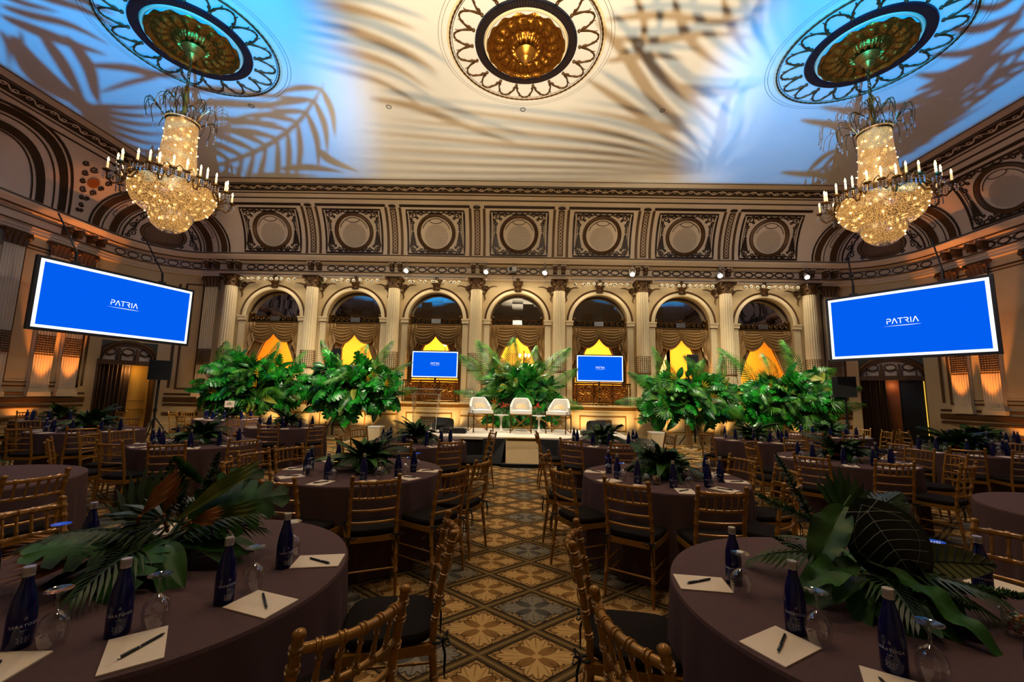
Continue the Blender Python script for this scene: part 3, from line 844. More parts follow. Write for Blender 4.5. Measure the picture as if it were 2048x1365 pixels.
def make_column(name):
    root = empty(name)
    b = MB(); b.box((0, 0, 1.29), (.62, .62, .08)); b.lathe([(.29, 1.33), (.31, 1.36), (.29, 1.40), (.26, 1.42), (.275, 1.45), (.25, 1.48), (.245, 1.52)], 24)
    b.build('base', M['cream_light'], root)
    s = MB(); fluted(s, .245, .205, 1.5, 5.26); s.build('shaft', M['cream_light'], root)
    o = MB()                                                        # beaded lower flutes
    for i in range(20):
        a = 2*pi*(i + .5)/20
        for k in range(9):
            r = .236; o.ball((r*cos(a), r*sin(a), 2.42 + k*.065), .020, 5, 4)
    o.lathe([(.262, 2.34), (.272, 2.36), (.262, 2.38)], 24)
    o.build('beaded_band', M['brown'], root)
    c = MB(); capital(c, .205, 5.26, .40); c.build('capital', M['brown'], root)
    return root
col0 = make_column('fluted_column')
for k in range(-4, 4):
    x = (k + .5)*BAY
    c = col0 if k == -4 else dup(col0)
    c.location = (x, YW - .22, 0); tag(c, 'cream fluted column with gilt leaf capital, number %d from the left along the stage wall' % (k + 5), 'column', 'fluted columns of the stage wall', 'structure')
# flat pilasters at the corners
def make_pilaster(name):
    root = empty(name)
    s = MB()
    s.grid(lambda u, v: (-.24 + .48*u, -.10 + .03*abs(sin(u*pi*7))**.6, 1.36 + 3.9*v), 56, 1)
    s.box((0, -.02, 3.2), (.5, .10, 3.9)); s.box((0, -.04, 1.3), (.58, .2, .12)); s.box((0, -.04, 1.4), (.53, .16, .08))
    s.build('shaft', M['cream_light'], root)
    o = MB()
    for i in range(7):
        for k in range(9): o.box((-.24 + .48*(i + .5)/7, -.105, 2.42 + k*.065), (.035, .03, .04))
    o.build('beaded_band', M['brown'], root)
    c = MB(); c.box((0, -.05, 5.6), (.62, .26, .06)); c.grid(lambda u, v: (-.26 + .52*u + (u - .5)*.1*v, -.12 - .08*v*v - .02*sin(u*pi*9), 5.26 + .32*v), 30, 5)
    for e in (-1, 1): c.ball((e*.26, -.17, 5.52), .07)
    c.build('capital', M['brown'], root)
    return root
pil0 = None
pl = [(-(CX - .10), 'beside the left screen'), (CX - .10, 'beside the right screen')]
for sg in (-1, 1):
    side = 'left' if sg < 0 else 'right'
    pl += [(sg*(CX + PILS[sg][0]), 'lit orange from below, behind the %s screen, nearer the door' % side), (sg*(CX + PILS[sg][1]), 'lit orange from below, behind the %s screen, farther from the door' % side), (sg*(CX + ARC + 2.3), 'at the outer edge of the view on the %s wall' % side)]
for s, lab in pl:
    x, y, nx, ny = plan(s, WD - .0)
    rz = atan2(ny, nx) - pi/2
    if pil0 is None: p = pil0 = make_pilaster('flat_pilaster')
    else: p = dup(pil0)
    p.location = (x, y, 0); p.rotation_euler = (0, 0, rz); tag(p, 'cream fluted flat pilaster ' + lab, 'pilaster', 'flat pilasters', 'structure')

# ------------------------------------------------------------------ dado: pedestals and bowed balcony fronts
n_t = 60
def pedestal(x):
    global n_t
    root = empty('trim_%d' % n_t, (x, 0, 0), kind='structure'); n_t += 1
    root['label'] = 'cream pedestal with gilt cap under a column, at %.1f m' % x
    a = MB(); y = YW - .34
    a.box((0, y, .62), (.74, .66, .92)); a.box((0, y, .12), (.86, .78, .24)); a.box((0, y, .27), (.80, .72, .07)); a.box((0, y, 1.22), (.86, .80, .07)); a.box((0, y, 1.05), (.80, .72, .05))
    a.build('pedestal', M['cream_light'], root)
    g = MB(); g.box((0, y, 1.13), (.79, .71, .11)); g.box((0, y, .80), (.755, .675, .045))
    g.build('gilt_band', M['goldflat'], root)
for k in range(-4, 4): pedestal((k + .5)*BAY)
def balcony(k):
    global n_t
    c = k*BAY
    root = empty('trim_%d' % n_t, (c, 0, 0), kind='structure'); n_t += 1
    root['label'] = 'bowed cream balcony front with gilt band and grille, bay %d from the left' % (k + 4)
    W = 1.12; bow = .30; y0 = YW - .28
    def py(x, o=0): return y0 - bow*(1 - (x/W)**2) - o
    def band(mbx, z0, z1, o=0, x0=-W, x1=W, n=20):
        mbx.grid(lambda u, v: (x0 + (x1 - x0)*u, py(x0 + (x1 - x0)*u, o), z0 + (z1 - z0)*v), n, 1)
    a = MB(); band(a, 0, 1.2); band(a, 0, .24, .06); band(a, .24, .30, .03); band(a, 1.17, 1.23, .08); band(a, 1.02, 1.06, .05)
    a.grid(lambda u, v: (-W + 2*W*u, (py(-W + 2*W*u, .08))*(1 - v) + (YW + .02)*v, 1.23), 20, 1)
    a.grid(lambda u, v: (-W + 2*W*u, py(-W + 2*W*u, .06*(1 - v)), .24), 20, 1)
    a.build('balcony_front', M['cream_light'], root)
    g = MB(); band(g, 1.06, 1.17, .03)
    for z0, z1, xa, xb in ((.84, .88, -.8, .8), (.36, .40, -.8, .8), (.36, .88, -.8, -.76), (.36, .88, .76, .8)): band(g, z0, z1, .012, xa, xb)
    for z0, z1, xa, xb in ((.72, .75, -.27, .27), (.36, .39, -.27, .27), (.36, .75, -.27, -.24), (.36, .75, .24, .27)): band(g, z0, z1, .03, xa, xb, 4)
    g.build('gilt_moldings', M['goldflat'], root)
    l = MB()
    for i in range(9):
        for j in range(6):
            x = -.24 + .48*(i + .5)/9; z = .39 + .33*(j + .5)/6; hx, hz = .027, .0275
            l.add([(x - hx, py(x) - .02, z), (x, py(x) - .02, z - hz), (x + hx, py(x) - .02, z), (x, py(x) - .02, z + hz)], [(0, 1, 2, 3)])
    l.build('lattice_grille', M['dark'], root)
    # wrought balustrade: a thing of its own
    t = empty('iron_balustrade', (c, 0, 0), label='scrolled gilt iron balustrade of the balcony, ' + POS7[k + 3], cat='railing', group='wrought balcony railings')
    ft = MB(); W2 = 1.0
    rail = lambda z, o=.0: [(-W2 + 2*W2*i/20, py(-W2 + 2*W2*i/20, -.04), z) for i in range(21)]
    ft.tube(rail(1.97), .028, 6); ft.tube(rail(1.90), .012, 5); ft.tube(rail(1.28), .02, 6); ft.tube(rail(1.34), .01, 5)
    ft.build('rails', M['bronze'], t)
    for x in (-.98, -.88, -.33, .33, .88, .98):
        po = MB(); y = py(x, -.04); po.tube([(x, y, 1.23), (x, y, 1.97)], .018, 6); po.ball((x, y, 1.62), .035, 6, 5)
        po.build('post', M['bronze'], t)
    sc = MB()
    for cx in (-.6, 0, .6):
        for sx in (-1, 1):
            for sz in (-1, 1):
                pts = []
                for i in range(26):
                    a_ = i*.42; r = .15*(1 - i/26*.85)
                    x = cx + sx*(.13 - r*cos(a_)*1.0); z = 1.62 + sz*(.15 - r*sin(a_))
                    pts.append((x, py(x, -.04), z))
                sc.tube(pts, .015, 4)
        sc.ball((cx, py(cx, -.04), 1.62), .05, 8, 6)
        for sz in (-1, 1): sc.tube([(cx + .25*sin(q), py(cx, -.04), 1.62 + .27*cos(q)) for q in [2*pi*i/16 for i in range(16)]], .013, 4, 0, True)
    for i in range(13):
        x = -.96 + i*.16; sc.ball((x, py(x, -.04), 1.25), .03, 6, 4); sc.tube([(x - .06, py(x, -.04), 1.36), (x, py(x, -.04), 1.43), (x + .06, py(x, -.04), 1.36)], .01, 4)
    sc.build('scrolls', M['goldflat'], t)
for k in range(-3, 4): balcony(k)

# ------------------------------------------------------------------ corner doors
for sg, nm, n in ((-1, 'left', 1), (1, 'right', 2)):
    sc0 = sg*(CX + DOORS[sg][0]); DH = DOORS[sg][1]; x, y, nx, ny = plan(sc0, WD); rz = atan2(ny, nx) - pi/2
    root = empty('door_%d' % n, (x, y, 0), rz, kind='structure'); root['label'] = '%s corner doorway with arched carved top' % nm
    hw = .72 if sg < 0 else .82
    f = MB()
    for e in (-1, 1):
        f.box((e*(hw + .09), .02, 1.22), (.18, .30, 2.44)); f.box((e*(hw + .03), -.14, 1.22), (.05, .06, 2.44))
    f.tube([((hw + .08)*cos(pi*i/16), -.02, 2.36 + .66*sin(pi*i/16)) for i in range(17)], .085, 8)
    f.tube([((hw - .04)*cos(pi*i/16), -.06, 2.36 + .60*sin(pi*i/16)) for i in range(17)], .03, 6)
    f.box((0, .0, 2.34), (2*hw + .1, .2, .13)); f.build('carved_frame', M['brown'], root)
    ty = MB(); ty.add([(hw*cos(pi*i/16), .06, 2.36 + .62*sin(pi*i/16)) for i in range(17)], [tuple(range(17))]); ty.build('tympanum', M['cream_cove'], root)
    tp = MB()
    for cx in (-.46, 0, .46):
        for e in (-.17, .17): tp.box((cx + e, .04, 2.52), (.025, .03, .22))
        tp.box((cx, .04, 2.42), (.34, .03, .025)); tp.tube([(cx + .15*sin(q), .04, 2.72 + .10*cos(q)) for q in [2*pi*i/14 for i in range(14)]], .02, 5, 0, True)
        tp.tube([(cx - .17, .04, 2.64), (cx, .04, 2.56), (cx + .17, .04, 2.64)], .015, 5)
    for cx in (-.23, .23): tp.box((cx, .03, 2.6), (.07, .05, .45))
    tp.build('tympanum_ornament', M['brown'], root)
    lf = MB()
    if sg < 0:
        lf.box((.40, .34, 1.15), (.66, .05, 2.3), 0); lf.box((.42, .30, .8), (.5, .03, .02)); lf.box((.42, .30, 1.1), (.46, .02, .02))
        lf.build('door_leaf', M['yellow'], root)
    else:
        lf.box((-.05, .34, 1.15), (.46, .05, 2.3), 0); lf.box((-.05, .30, .75), (.4, .03, .02)); lf.build('door_leaf', M['leather'], root)
        d = MB(); d.box((.45, .40, 1.15), (.64, .05, 2.3)); d.build('black_opening_panel', M['black'], root)  # black panel stands in for the darkness of the opening
        d = MB(); d.box((.79, .2, 1.25), (.025, .02, 2.0)); d.build('glowing_edge', emit('amber_glow_strip', (1, .62, .08, 1), .9), root)  # strip glows amber by itself, no lamp behind it
    bk = MB(); bk.box((0, .6, 1.3), (1.9, .05, 2.6)); bk.build('back_panel', M['drape'], root)
    dr = empty('door_drape', (x, y, 0), rz, label='dark brown pleated drape hanging in the %s corner doorway' % nm, cat='curtain', group=None)
    x0, x1 = (-.70, .16) if sg < 0 else (-.80, -.14)
    p = MB(); p.grid(lambda u, v: (x0 + (x1 - x0)*u*(1 - .0*v) + (.12*v*v*u if sg > 0 else 0), .2 + .05*sin(u*2*pi*8) + .02*sin(u*31), 2.32 - 2.28*v), 90, 6)
    p.build('pleated_panel', M['drape'], dr)
# ------------------------------------------------------------------ ceiling roses
def make_rose(name):
    root = empty(name)
    g = MB()
    def prof(r):                                                    # depth of the gilded relief below the ceiling
        if r > .70: return .05 + .05*sin((.775 - r)/.075*pi)
        if r > .36: return .03 + .05*sin((r - .36)/.34*pi)
        if r > .28: return .05 + .09*sin((.36 - r)/.08*pi*.5)
        return .14 - .10*sin((.28 - r)/.28*pi*.5)
    NA, NR_ = 144, 26
    def fn(u, v):
        r = .775 - (.775 - .02)*v; a = 2*pi*u
        amp = 0
        if .70 < r < .775: amp = .018*abs(sin(a*36))
        elif .36 < r <= .70: amp = .05*(.5 + .5*cos(a*18 + (r - .5)*6))*sin((r - .36)/.34*pi) + .025*sin(r*80)*sin(a*18)
        elif .28 < r <= .36: amp = .02*abs(sin(a*20))
        else: amp = .06*(.5 + .5*cos(a*16))*min(1, r/.2)
        return (r*cos(a), r*sin(a), -prof(r) - amp)
    g.grid(fn, NA, NR_, True, 0, True); g.build('gilded_relief', M['goldrelief'], root, angle=0)
    n = MB(); n.lathe([(.84, -.0), (.85, -.035), (.93, -.045), (1.005, -.035), (1.015, 0)], 72, cap=False)
    n.build('navy_ring', M['navy'], root)
    d = MB()
    for i in range(120):
        a = 2*pi*i/120
        d.add([(r*cos(a + e), r*sin(a + e), -.048) for r, e in ((.87, -.007), (.99, -.007), (.99, .007), (.87, .007))], [(0, 1, 2, 3)])
    d.build('navy_ring_dashes', M['bronze'], root)
    w = MB(); w.lathe([(.775, -.03), (.79, -.045), (.82, -.045), (.84, -.0)], 72, cap=False); w.lathe([(1.50, -.002), (1.50, -.012), (1.55, -.012), (1.56, -.002)], 72, cap=False)
    w.build('white_fillet', M['cream_light'], root)
    r = MB()
    r.tube([(1.50*cos(2*pi*i/160), 1.50*sin(2*pi*i/160), -.025) for i in range(160)], [.022 if i % 2 else .014 for i in range(160)], 5, 0, True)
    r.tube([(1.46*cos(2*pi*i/90), 1.46*sin(2*pi*i/90), -.012) for i in range(90)], .006, 4, 0, True)
    r.build('rope_ring', M['brown'], root)
    s = MB(); N = 18
    for k in range(N):
        a0 = 2*pi*k/N; a1 = 2*pi*(k + 1)/N
        pts = []
        for i in range(13):
            u = i/12; a = a0 + (a1 - a0)*u; rr = 1.07 + .35*(sin(pi*u))**.7
            pts.append((rr*cos(a), rr*sin(a), -.03))
        s.tube(pts, [.022 if i % 2 else .015 for i in range(13)], 5)
        for e in (-1, 1):
            s.tube([((1.12 + .29*i/6)*cos(a0 + e*(.02 + .013*i + .018*sin(i*1.9))), (1.12 + .29*i/6)*sin(a0 + e*(.02 + .013*i + .018*sin(i*1.9))), -.02) for i in range(7)], .010, 4)
        s.ball((1.07*cos(a0), 1.07*sin(a0), -.03), .035, 6, 5)
    s.build('festoons', M['brown'], root)
    th = MB()
    for rr in (1.66, 1.72): th.lathe([(rr, -.004), (rr + .006, -.004)], 90, cap=False)
    th.build('hairlines', M['brown'], root)
    b = MB(); b.lathe([(.05, -.1), (.16, -.12), (.20, -.17), (.15, -.23), (.09, -.27), (.11, -.31), (.06, -.36), (.045, -.42), (.001, -.44)], 20)
    b.build('centre_boss', M['gold'], root)
    return root
M['goldrelief'] = mat('gilded_plaster', srgb(150, 96, 30), .3, metal=.85, var=.55, scale=30, bump=.7, bscale=40)
rose0 = make_rose('ceiling_rose')
ROSES = [(-6.6, 7.45, 'round gilded ceiling rose above the left chandelier'), (.07, 7.45, 'round gilded ceiling rose in the middle, without a chandelier'), (6.8, 7.47, 'round gilded ceiling rose above the right chandelier')]
for i, (x, y, lab) in enumerate(ROSES):
    c = rose0 if i == 0 else dup(rose0)
    c.location = (x, y, ZC - .002); tag(c, lab, 'ceiling rose', 'ceiling roses')

for i, (x, y, lab) in enumerate(((-3.23, 9.28, 'left of three small ring hooks in the middle ceiling'), (.04, 9.32, 'small ring hook nearest the middle ceiling rose'), (3.42, 9.30, 'right of three small ring hooks in the middle ceiling'), (-6.62, 9.30, 'small ring hook in the blue lit ceiling by the left rose'))):
    m = MB(); m.tube([(.06*cos(2*pi*k/14), .06*sin(2*pi*k/14), -.015) for k in range(14)], .010, 5, 0, True); m.tube([(.06, 0, -.015), (.06, 0, 0)], .008, 4)
    tag(m.build('ceiling_ring', M['steel'], None, (x, y, ZC)), lab, 'ring', 'small rings on the ceiling')
# ------------------------------------------------------------------ chandeliers (origin on the axis at floor level)
def make_chandelier(name):
    root = empty(name)
    c = MB()
    z = 8.05
    while z > 7.45:                                                  # chain links
        for e in (0, 1):
            c.tube([((.03*cos(q))*(1 - e), (.03*cos(q))*e, z + .05*sin(q)) for q in [2*pi*i/10 for i in range(10)]], .010, 5, 0, True); z -= .07
    c.build('chain', M['bronze'], root)
    st = MB(); st.lathe([(.02, 7.42), (.05, 7.38), (.03, 7.3), (.06, 7.15), (.04, 6.95), (.05, 6.9), (.08, 6.84), (.05, 6.78), (.03, 6.6)][::-1], 12)
    st.tube([(0, .06*cos(q), 7.40 + .09*sin(q)) for q in [2*pi*i/14 for i in range(14)]], .014, 6, 0, True)
    st.build('stem', M['gold'], root)
    cr = MB(); dr = MB()
    for lev, (n, r0, z0, ln) in enumerate(((5, .30, 6.72, .52), (4, .06, 7.02, .46))):
        for k in range(n):
            a = 2*pi*k/n + lev*.4
            for m_ in range(4):
                sp = (m_ - 1.5)*.34; L = ln*(1 - .08*abs(m_ - 1.5)); pts = []
                for i in range(9):
                    u = i/8; rr = r0 + L*.75*sin(u*pi*.62); zz = z0 + L*.62*sin(u*pi*.95) - .08*u*u
                    pts.append((rr*cos(a + sp*u), rr*sin(a + sp*u), zz))
                cr.tube(pts, .008, 4)
                e = pts[-1]
                for q in range(3): dr.ball((e[0], e[1], e[2] - .03 - .04*q), .011 + .005*(q == 2), 6, 4, 0, 1.4)
    cr.build('crown_sprays', M['bronze'], root)
    tag(dr.build('crown_drops', M['crystal'], root), kind='stuff')
    # beaded upper basket
    b = MB(); b.lathe([(.33, 6.72), (.30, 6.66), (.305, 6.4), (.325, 6.1), (.36, 5.8), (.41, 5.56), (.48, 5.42)][::-1], 48, cap=False); b.build('bead_basket', M['beads'], root)
    r = MB(); r.lathe([(.30, 6.66), (.32, 6.69), (.32, 6.73), (.29, 6.75)], 36, cap=False)
    for k in range(24):
        a = 2*pi*k/24; r.ball((.30*cos(a), .30*sin(a), 6.77), .025, 6, 4)
    r.build('top_crown_band', M['bronze'], root)
    bw = MB(); bw.lathe([(.37, 4.84), (.56, 4.89), (.69, 4.99), (.76, 5.12), (.785, 5.26), (.775, 5.36)], 64, cap=False); bw.build('bead_bowl', M['beads'], root)
    lw = MB(); lw.lathe([(.02, 4.49), (.2, 4.51), (.32, 4.60), (.385, 4.73), (.395, 4.85), (.37, 4.90)], 40, cap=False); lw.build('lower_bowl', M['beads'], root)
    cl = MB()
    cl.lathe([(.37, 5.44), (.78, 5.34)], 48, cap=False)
    cl.lathe([(.755, 5.33), (.80, 5.35), (.80, 5.43), (.77, 5.45)], 60, cap=False)
    for k in range(72):
        a = 2*pi*k/72; cl.ball((.805*cos(a), .805*sin(a), 5.39), .018, 5, 4)
    for k in range(24):
        a = 2*pi*k/24; cl.tube([(.79*cos(a + e*.1), .79*sin(a + e*.1), 5.45 + .10*sin(pi*(e + 1)/2)) for e in (-1, -.6, 0, .6, 1)], .010, 4)
    cl.build('pierced_rim', M['bronze'], root)
    # scattered lit bulbs glowing among the beads
    bl = MB(); rnd = random.Random(5)
    def bead_r(z):
        T = [(4.51, .2), (4.6, .32), (4.73, .385), (4.84, .40), (4.89, .56), (4.99, .69), (5.12, .76), (5.26, .785), (5.36, .775)]
        for (z0, r0), (z1, r1) in zip(T, T[1:]):
            if z0 <= z <= z1: return r0 + (r1 - r0)*(z - z0)/(z1 - z0)
        return .3
    for ring, (zz, n) in enumerate(((4.66, 7), (4.95, 9), (5.08, 13), (5.22, 14))):
        for k in range(n):
            a = 2*pi*(k + rnd.random()*.5)/n; rr = bead_r(zz) + .004; bl.ball((rr*cos(a), rr*sin(a), zz + rnd.uniform(-.04, .04)), .014, 6, 5)
    for zz in (5.62, 5.85, 6.05, 6.25, 6.45):
        for k in range(7):
            a = 2*pi*(k + rnd.random()*.8)/7; rr = .32 + max(0, 6.2 - zz)*.13; bl.ball((rr*cos(a), rr*sin(a), zz + rnd.uniform(-.05, .05)), .013, 6, 5)
    tag(bl.build('glow_bulbs', M['bulb'], root), kind='stuff')
    hd = MB()
    for k in range(30):
        a = 2*pi*k/30
        for q in range(3): hd.ball((.40*cos(a), .40*sin(a), 4.83 - .035*q), .011, 6, 4, 0, 1.3)
    for k in range(16):
        a = 2*pi*k/16; hd.ball((.16*cos(a), .16*sin(a), 4.50), .020, 6, 4); hd.ball((.08*cos(a), .08*sin(a), 4.475), .018, 6, 4)
    tag(hd.build('bottom_drops', M['crystal'], root), kind='stuff')
    # candle arms
    ar = MB(); 
    for i in range(14):
        pass
    def arm_mesh():
        m_ = MB(); d = MB()
        m_.tube([(.76, 0, 5.36), (.86, 0, 5.18), (.98, 0, 5.14), (1.06, 0, 5.22), (1.08, 0, 5.32)], .018, 6)
        m_.tube([(.80, 0, 5.40), (.84, .10, 5.26), (.92, .17, 5.28), (.94, .19, 5.38)], .015, 6)
        m_.tube([(.80, 0, 5.40), (.84, -.10, 5.26), (.92, -.17, 5.28), (.94, -.19, 5.38)], .015, 6)
        for p in ((1.08, 0, 5.32), (.94, .19, 5.38), (.94, -.19, 5.38)):
            m_.lathe([(.015, 0), (.07, .02), (.075, .035), (.03, .035), (.03, .06)], 12, p)
            for k in range(6):
                a = 2*pi*k/6
                for q in range(3): d.ball((p[0] + .068*cos(a), p[1] + .068*sin(a), p[2] - .03 - .04*q), .012, 5, 4, 0, 1.3)
        return m_, d
    am, dm = arm_mesh()
    cm = MB(); cm.lathe([(.020, 0), (.020, .12), (.012, .13)], 10)
    fm = MB(); fm.lathe([(.004, 0), (.016, .02), (.018, .04), (.008, .075), (.001, .09)], 8)
    a0 = am.build('candle_arm', M['bronze'], root); d0 = tag(dm.build('arm_drops', M['crystal'], a0), kind='stuff')
    c0 = None
    for k in range(10):
        a = 2*pi*k/10 + .15
        if k == 0: arm = a0
        else: arm = a0.copy(); COL.objects.link(arm); arm.parent = root; dd = d0.copy(); COL.objects.link(dd); dd.parent = arm
        arm.rotation_euler = (0, 0, a)
        for p in ((1.08, 0, 5.38), (.94, .19, 5.44), (.94, -.19, 5.44)):
            q = (p[0]*cos(a) - p[1]*sin(a), p[0]*sin(a) + p[1]*cos(a), p[2])
            if c0 is None: cd = c0 = cm.build('candle', M['candle'], root); fl = f0 = fm.build('flame_bulb', M['bulb'], cd, (0, 0, .125))
            else:
                cd = c0.copy(); COL.objects.link(cd); cd.parent = root; fl = f0.copy(); COL.objects.link(fl); fl.parent = cd
            cd.location = q
    return root
ch0 = make_chandelier('crystal_chandelier')
ch0.location = (-6.62, 7.45, 0); ch0.scale = (.86, .86, 1); tag(ch0, 'large lit crystal chandelier with candle arms, above the tables on the left', 'chandelier', 'crystal chandeliers')
ch1 = dup(ch0, loc=(6.79, 7.47, -.02), rz=.3, label='large lit crystal chandelier with candle arms, above the tables on the right')

# ------------------------------------------------------------------ stage spotlights on the cornice
def make_spot(name):
    root = empty(name)
    b = MB(); b.tube([(0, 0, -.02), (0, .0, .16)], [.085, .07], 14); b.tube([(0, 0, .16), (0, 0, .20)], [.05, .03], 12)
    body = b.build('lamp_body', M['white'], root); body.rotation_euler = (R(-48), 0, 0)
    l = MB(); l.lathe([(.001, -.03), (.07, -.028), (.078, -.02)], 14, cap=False); ln = l.build('lit_lens', M['bulbwhite'], body)
    y = MB(); y.tube([(-.1, 0, 0), (-.1, -.02, .14), (0, -.03, .24), (.1, -.02, .14), (.1, 0, 0)], .012, 6); y.tube([(0, -.03, .24), (0, -.02, .36)], .02, 6); y.tube([(.0, .0, -.06), (.01, .02, -.26), (.0, .06, -.36)], .006, 4)
    y.build('yoke', M['steel'], root)
    return root
sp0 = make_spot('stage_spotlight')
SPX = [(-3.97, 'leftmost, above the third column'), (-1.14, 'second from the left, beside the middle bay'), (.94, 'third from the left, right of the projector'), (4.02, 'fourth from the left, above the fifth bay'), (7.09, 'fifth from the left, above the sixth bay'), (10.12, 'rightmost, near the right screen')]
for i, (x, lab) in enumerate(SPX):
    c = sp0 if i == 0 else dup(sp0)
    c.location = (x, YW - .62, 5.83); c.rotation_euler = (0, 0, (-.35 if i in (0, 1, 2) else .25)*(1 if i < 3 else -1)); tag(c, 'lit white spotlight clamped on the cornice, ' + lab, 'spotlight', 'spotlights on the stage cornice')
root = empty('video_projector', (-.21, YW - .62, 5.92), label='small grey projector unlit on the cornice above the middle arch', cat='projector')
p = MB(); p.box((0, 0, 0), (.3, .2, .16)); p.box((0, .06, .09), (.2, .1, .03)); p.build('housing', M['steel'], root)
p = MB(); p.tube([(-.06, -.1, 0), (-.06, -.17, 0)], .06, 14); p.build('lens', M['black'], root)
p = MB(); p.tube([(.02, 0, .08), (.05, .1, .28)], .015, 5); p.tube([(.02, 0, -.08), (.02, .1, -.34)], .01, 5); p.build('mount', M['steel'], root)

# small hanging lamps in rows below the architrave
def make_birdie(name):
    root = empty(name)
    b = MB(); b.tube([(0, -.10, 0), (0, .04, .01)], [.055, .04], 10); b.tube([(0, 0, .03), (0, .02, .2)], .006, 4); b.build('lamp_can', M['can'], root)
    l = MB(); l.add([(.042*cos(2*pi*i/10), -.102, .042*sin(2*pi*i/10)) for i in range(10)], [tuple(range(10))]); l.build('dark_lens', M['black'], root)
    return root
bd0 = make_birdie('hanging_can_light'); first = True
NUM = ['first', 'second', 'third', 'fourth', 'fifth', 'sixth', 'seventh', 'eighth', 'ninth', 'tenth', 'eleventh', 'twelfth']
ARN = {-3: 'leftmost arch', -2: 'second arch from the left', -1: 'arch behind the lectern', 1: 'arch right of the middle arch', 2: 'second arch from the right', 3: 'rightmost arch'}
rb = random.Random(3)
for k in (-3, -2, -1, 1, 2, 3):
    for i in range(10):
        c = bd0 if first else dup(bd0); first = False
        c.location = (k*BAY - .92 + 1.84*i/9 + rb.uniform(-.03, .03), YW - .45, 5.47 + rb.uniform(-.02, .02)); c.rotation_euler = (0, 0, rb.uniform(-.7, .7))
        tag(c, 'small white can light above the %s, %s from the left' % (ARN[k], NUM[i]), 'can light', 'rows of small can lights')
for k in (-3, -2, -1, 1, 2, 3):
    m = MB(); m.tube([(k*BAY - 1.1, YW - .43, 5.67), (k*BAY + 1.1, YW - .43, 5.67)], .02, 6)
    tag(m.build('lighting_bar', M['steel']), 'thin steel bar carrying the can lights above the ' + ARN[k], 'bar', 'bars for the can lights')
# ------------------------------------------------------------------ screens
LET = {  # strokes of the lettering on a 1 x 1 cell: polylines
 'P': [[(.12, 0), (.12, .62)], [(.12, .98), (.62, .98), (.82, .88), (.82, .62), (.62, .5), (.34, .5)]],
 'A': [[(.0, 0), (.42, .98), (.5, .98), (.92, 0)]],
 'T': [[(0, .98), (.86, .98)], [(.43, .80), (.43, 0)]],
 'R': [[(.05, .98), (.6, .98), (.8, .86), (.8, .64), (.62, .5), (.32, .5)], [(.5, .46), (.84, 0)]],
 'I': [[(.2, 0), (.2, .98)]]}
def stroke(mb, P, w, y, ox, oz, sx, sz):
    Q = [(ox + a*sx, oz + b*sz) for a, b in P]
    for (x0, z0), (x1, z1) in zip(Q, Q[1:]):
        dx, dz = x1 - x0, z1 - z0; L = hypot(dx, dz); dx, dz = dx/L, dz/L
        nx, nz = -dz*w/2, dx*w/2; ex, ez = dx*w*.3, dz*w*.3
        mb.add([(x0 - ex + nx, y, z0 - ez + nz), (x0 - ex - nx, y, z0 - ez - nz), (x1 + ex - nx, y, z1 + ez - nz), (x1 + ex + nx, y, z1 + ez + nz)], [(0, 1, 2, 3)])
def logo(mb, w, y, cx=0, cz=0):
    """white wordmark with a swoosh under it, w metres wide"""
    cw = w/6.1; h = cw*1.05; x = cx - w*.40
    for ch_, ad in (('P', .98), ('A', 1.02), ('T', .96), ('R', 1.0), ('I', .52), ('A', 1.0)):
        for st in LET[ch_]: stroke(mb, st, cw*.15, y, x, cz, cw*.86, h)
        x += cw*ad*.94
    n = 16; vs = []
    for i in range(n + 1):
        u = i/n; t = cw*.16*sin(pi*u)**.8*(.35 + .65*u)
        vs += [(cx - w/2 + w*u, y, cz - h*.48 + t*.5), (cx - w/2 + w*u, y, cz - h*.48 - t*.5)]
    mb.add(vs, [(2*i, 2*i + 1, 2*i + 3, 2*i + 2) for i in range(n)])
def screen(name, loc, rz, W, H, bez, border, logow, label, group, logodx=0):
    root = empty(name, loc, rz, label, 'screen', group)
    b = MB(); b.box((0, .05, 0), (W + 2*bez, .10, H + 2*bez)); b.build('casing', M['black'], root)
    p = MB(); p.add([(-W/2, -.004, -H/2), (W/2, -.004, -H/2), (W/2, -.004, H/2), (-W/2, -.004, H/2)], [(0, 1, 2, 3)]); p.build('white_border', M['scr_white'], root)
    i_ = border; p = MB(); p.add([(-W/2 + i_, -.008, -H/2 + i_), (W/2 - i_, -.008, -H/2 + i_), (W/2 - i_, -.008, H/2 - i_), (-W/2 + i_, -.008, H/2 - i_)], [(0, 1, 2, 3)]); p.build('blue_picture', M['scr_blue'], root)
    l = MB(); logo(l, logow, -.012, logodx, 0); l.build('white_lettering', M['scr_white'], root)
    return root
# suspended side screens: from (x0,y0) to (x1,y1), seen left to right
def hung(name, p0, p1, zb, zt, label):
    cx, cy = (p0[0] + p1[0])/2, (p0[1] + p1[1])/2; W = hypot(p1[0] - p0[0], p1[1] - p0[1]); rz = atan2(p1[1] - p0[1], p1[0] - p0[0])
    r = screen(name, (cx, cy, (zb + zt)/2), rz, W - .12, zt - zb - .12, .06, .066, .72, label, 'large hung screens')
    m = MB(); H = (zt - zb)/2
    for x in (-W*.30, W*.25):
        m.tube([(x, .06, H), (x, .10, H + .30)], .03, 6); m.box((x, .06, H + .02), (.16, .06, .06)); m.tube([(x, .10, H + .3), (x - .22, .6, H + 1.25)], .018, 5)
    m.build('hanging_bracket', M['black'], r)
    return r
hung('hanging_screen', (-10.85, 8.94), (-9.81, 12.2), 2.79, 4.49, 'big blue screen with white border hung in the left corner')
hung('hanging_screen', (8.64, 11.5), (10.36, 8.90), 2.62, 4.38, 'big blue screen with white border hung in the right corner')
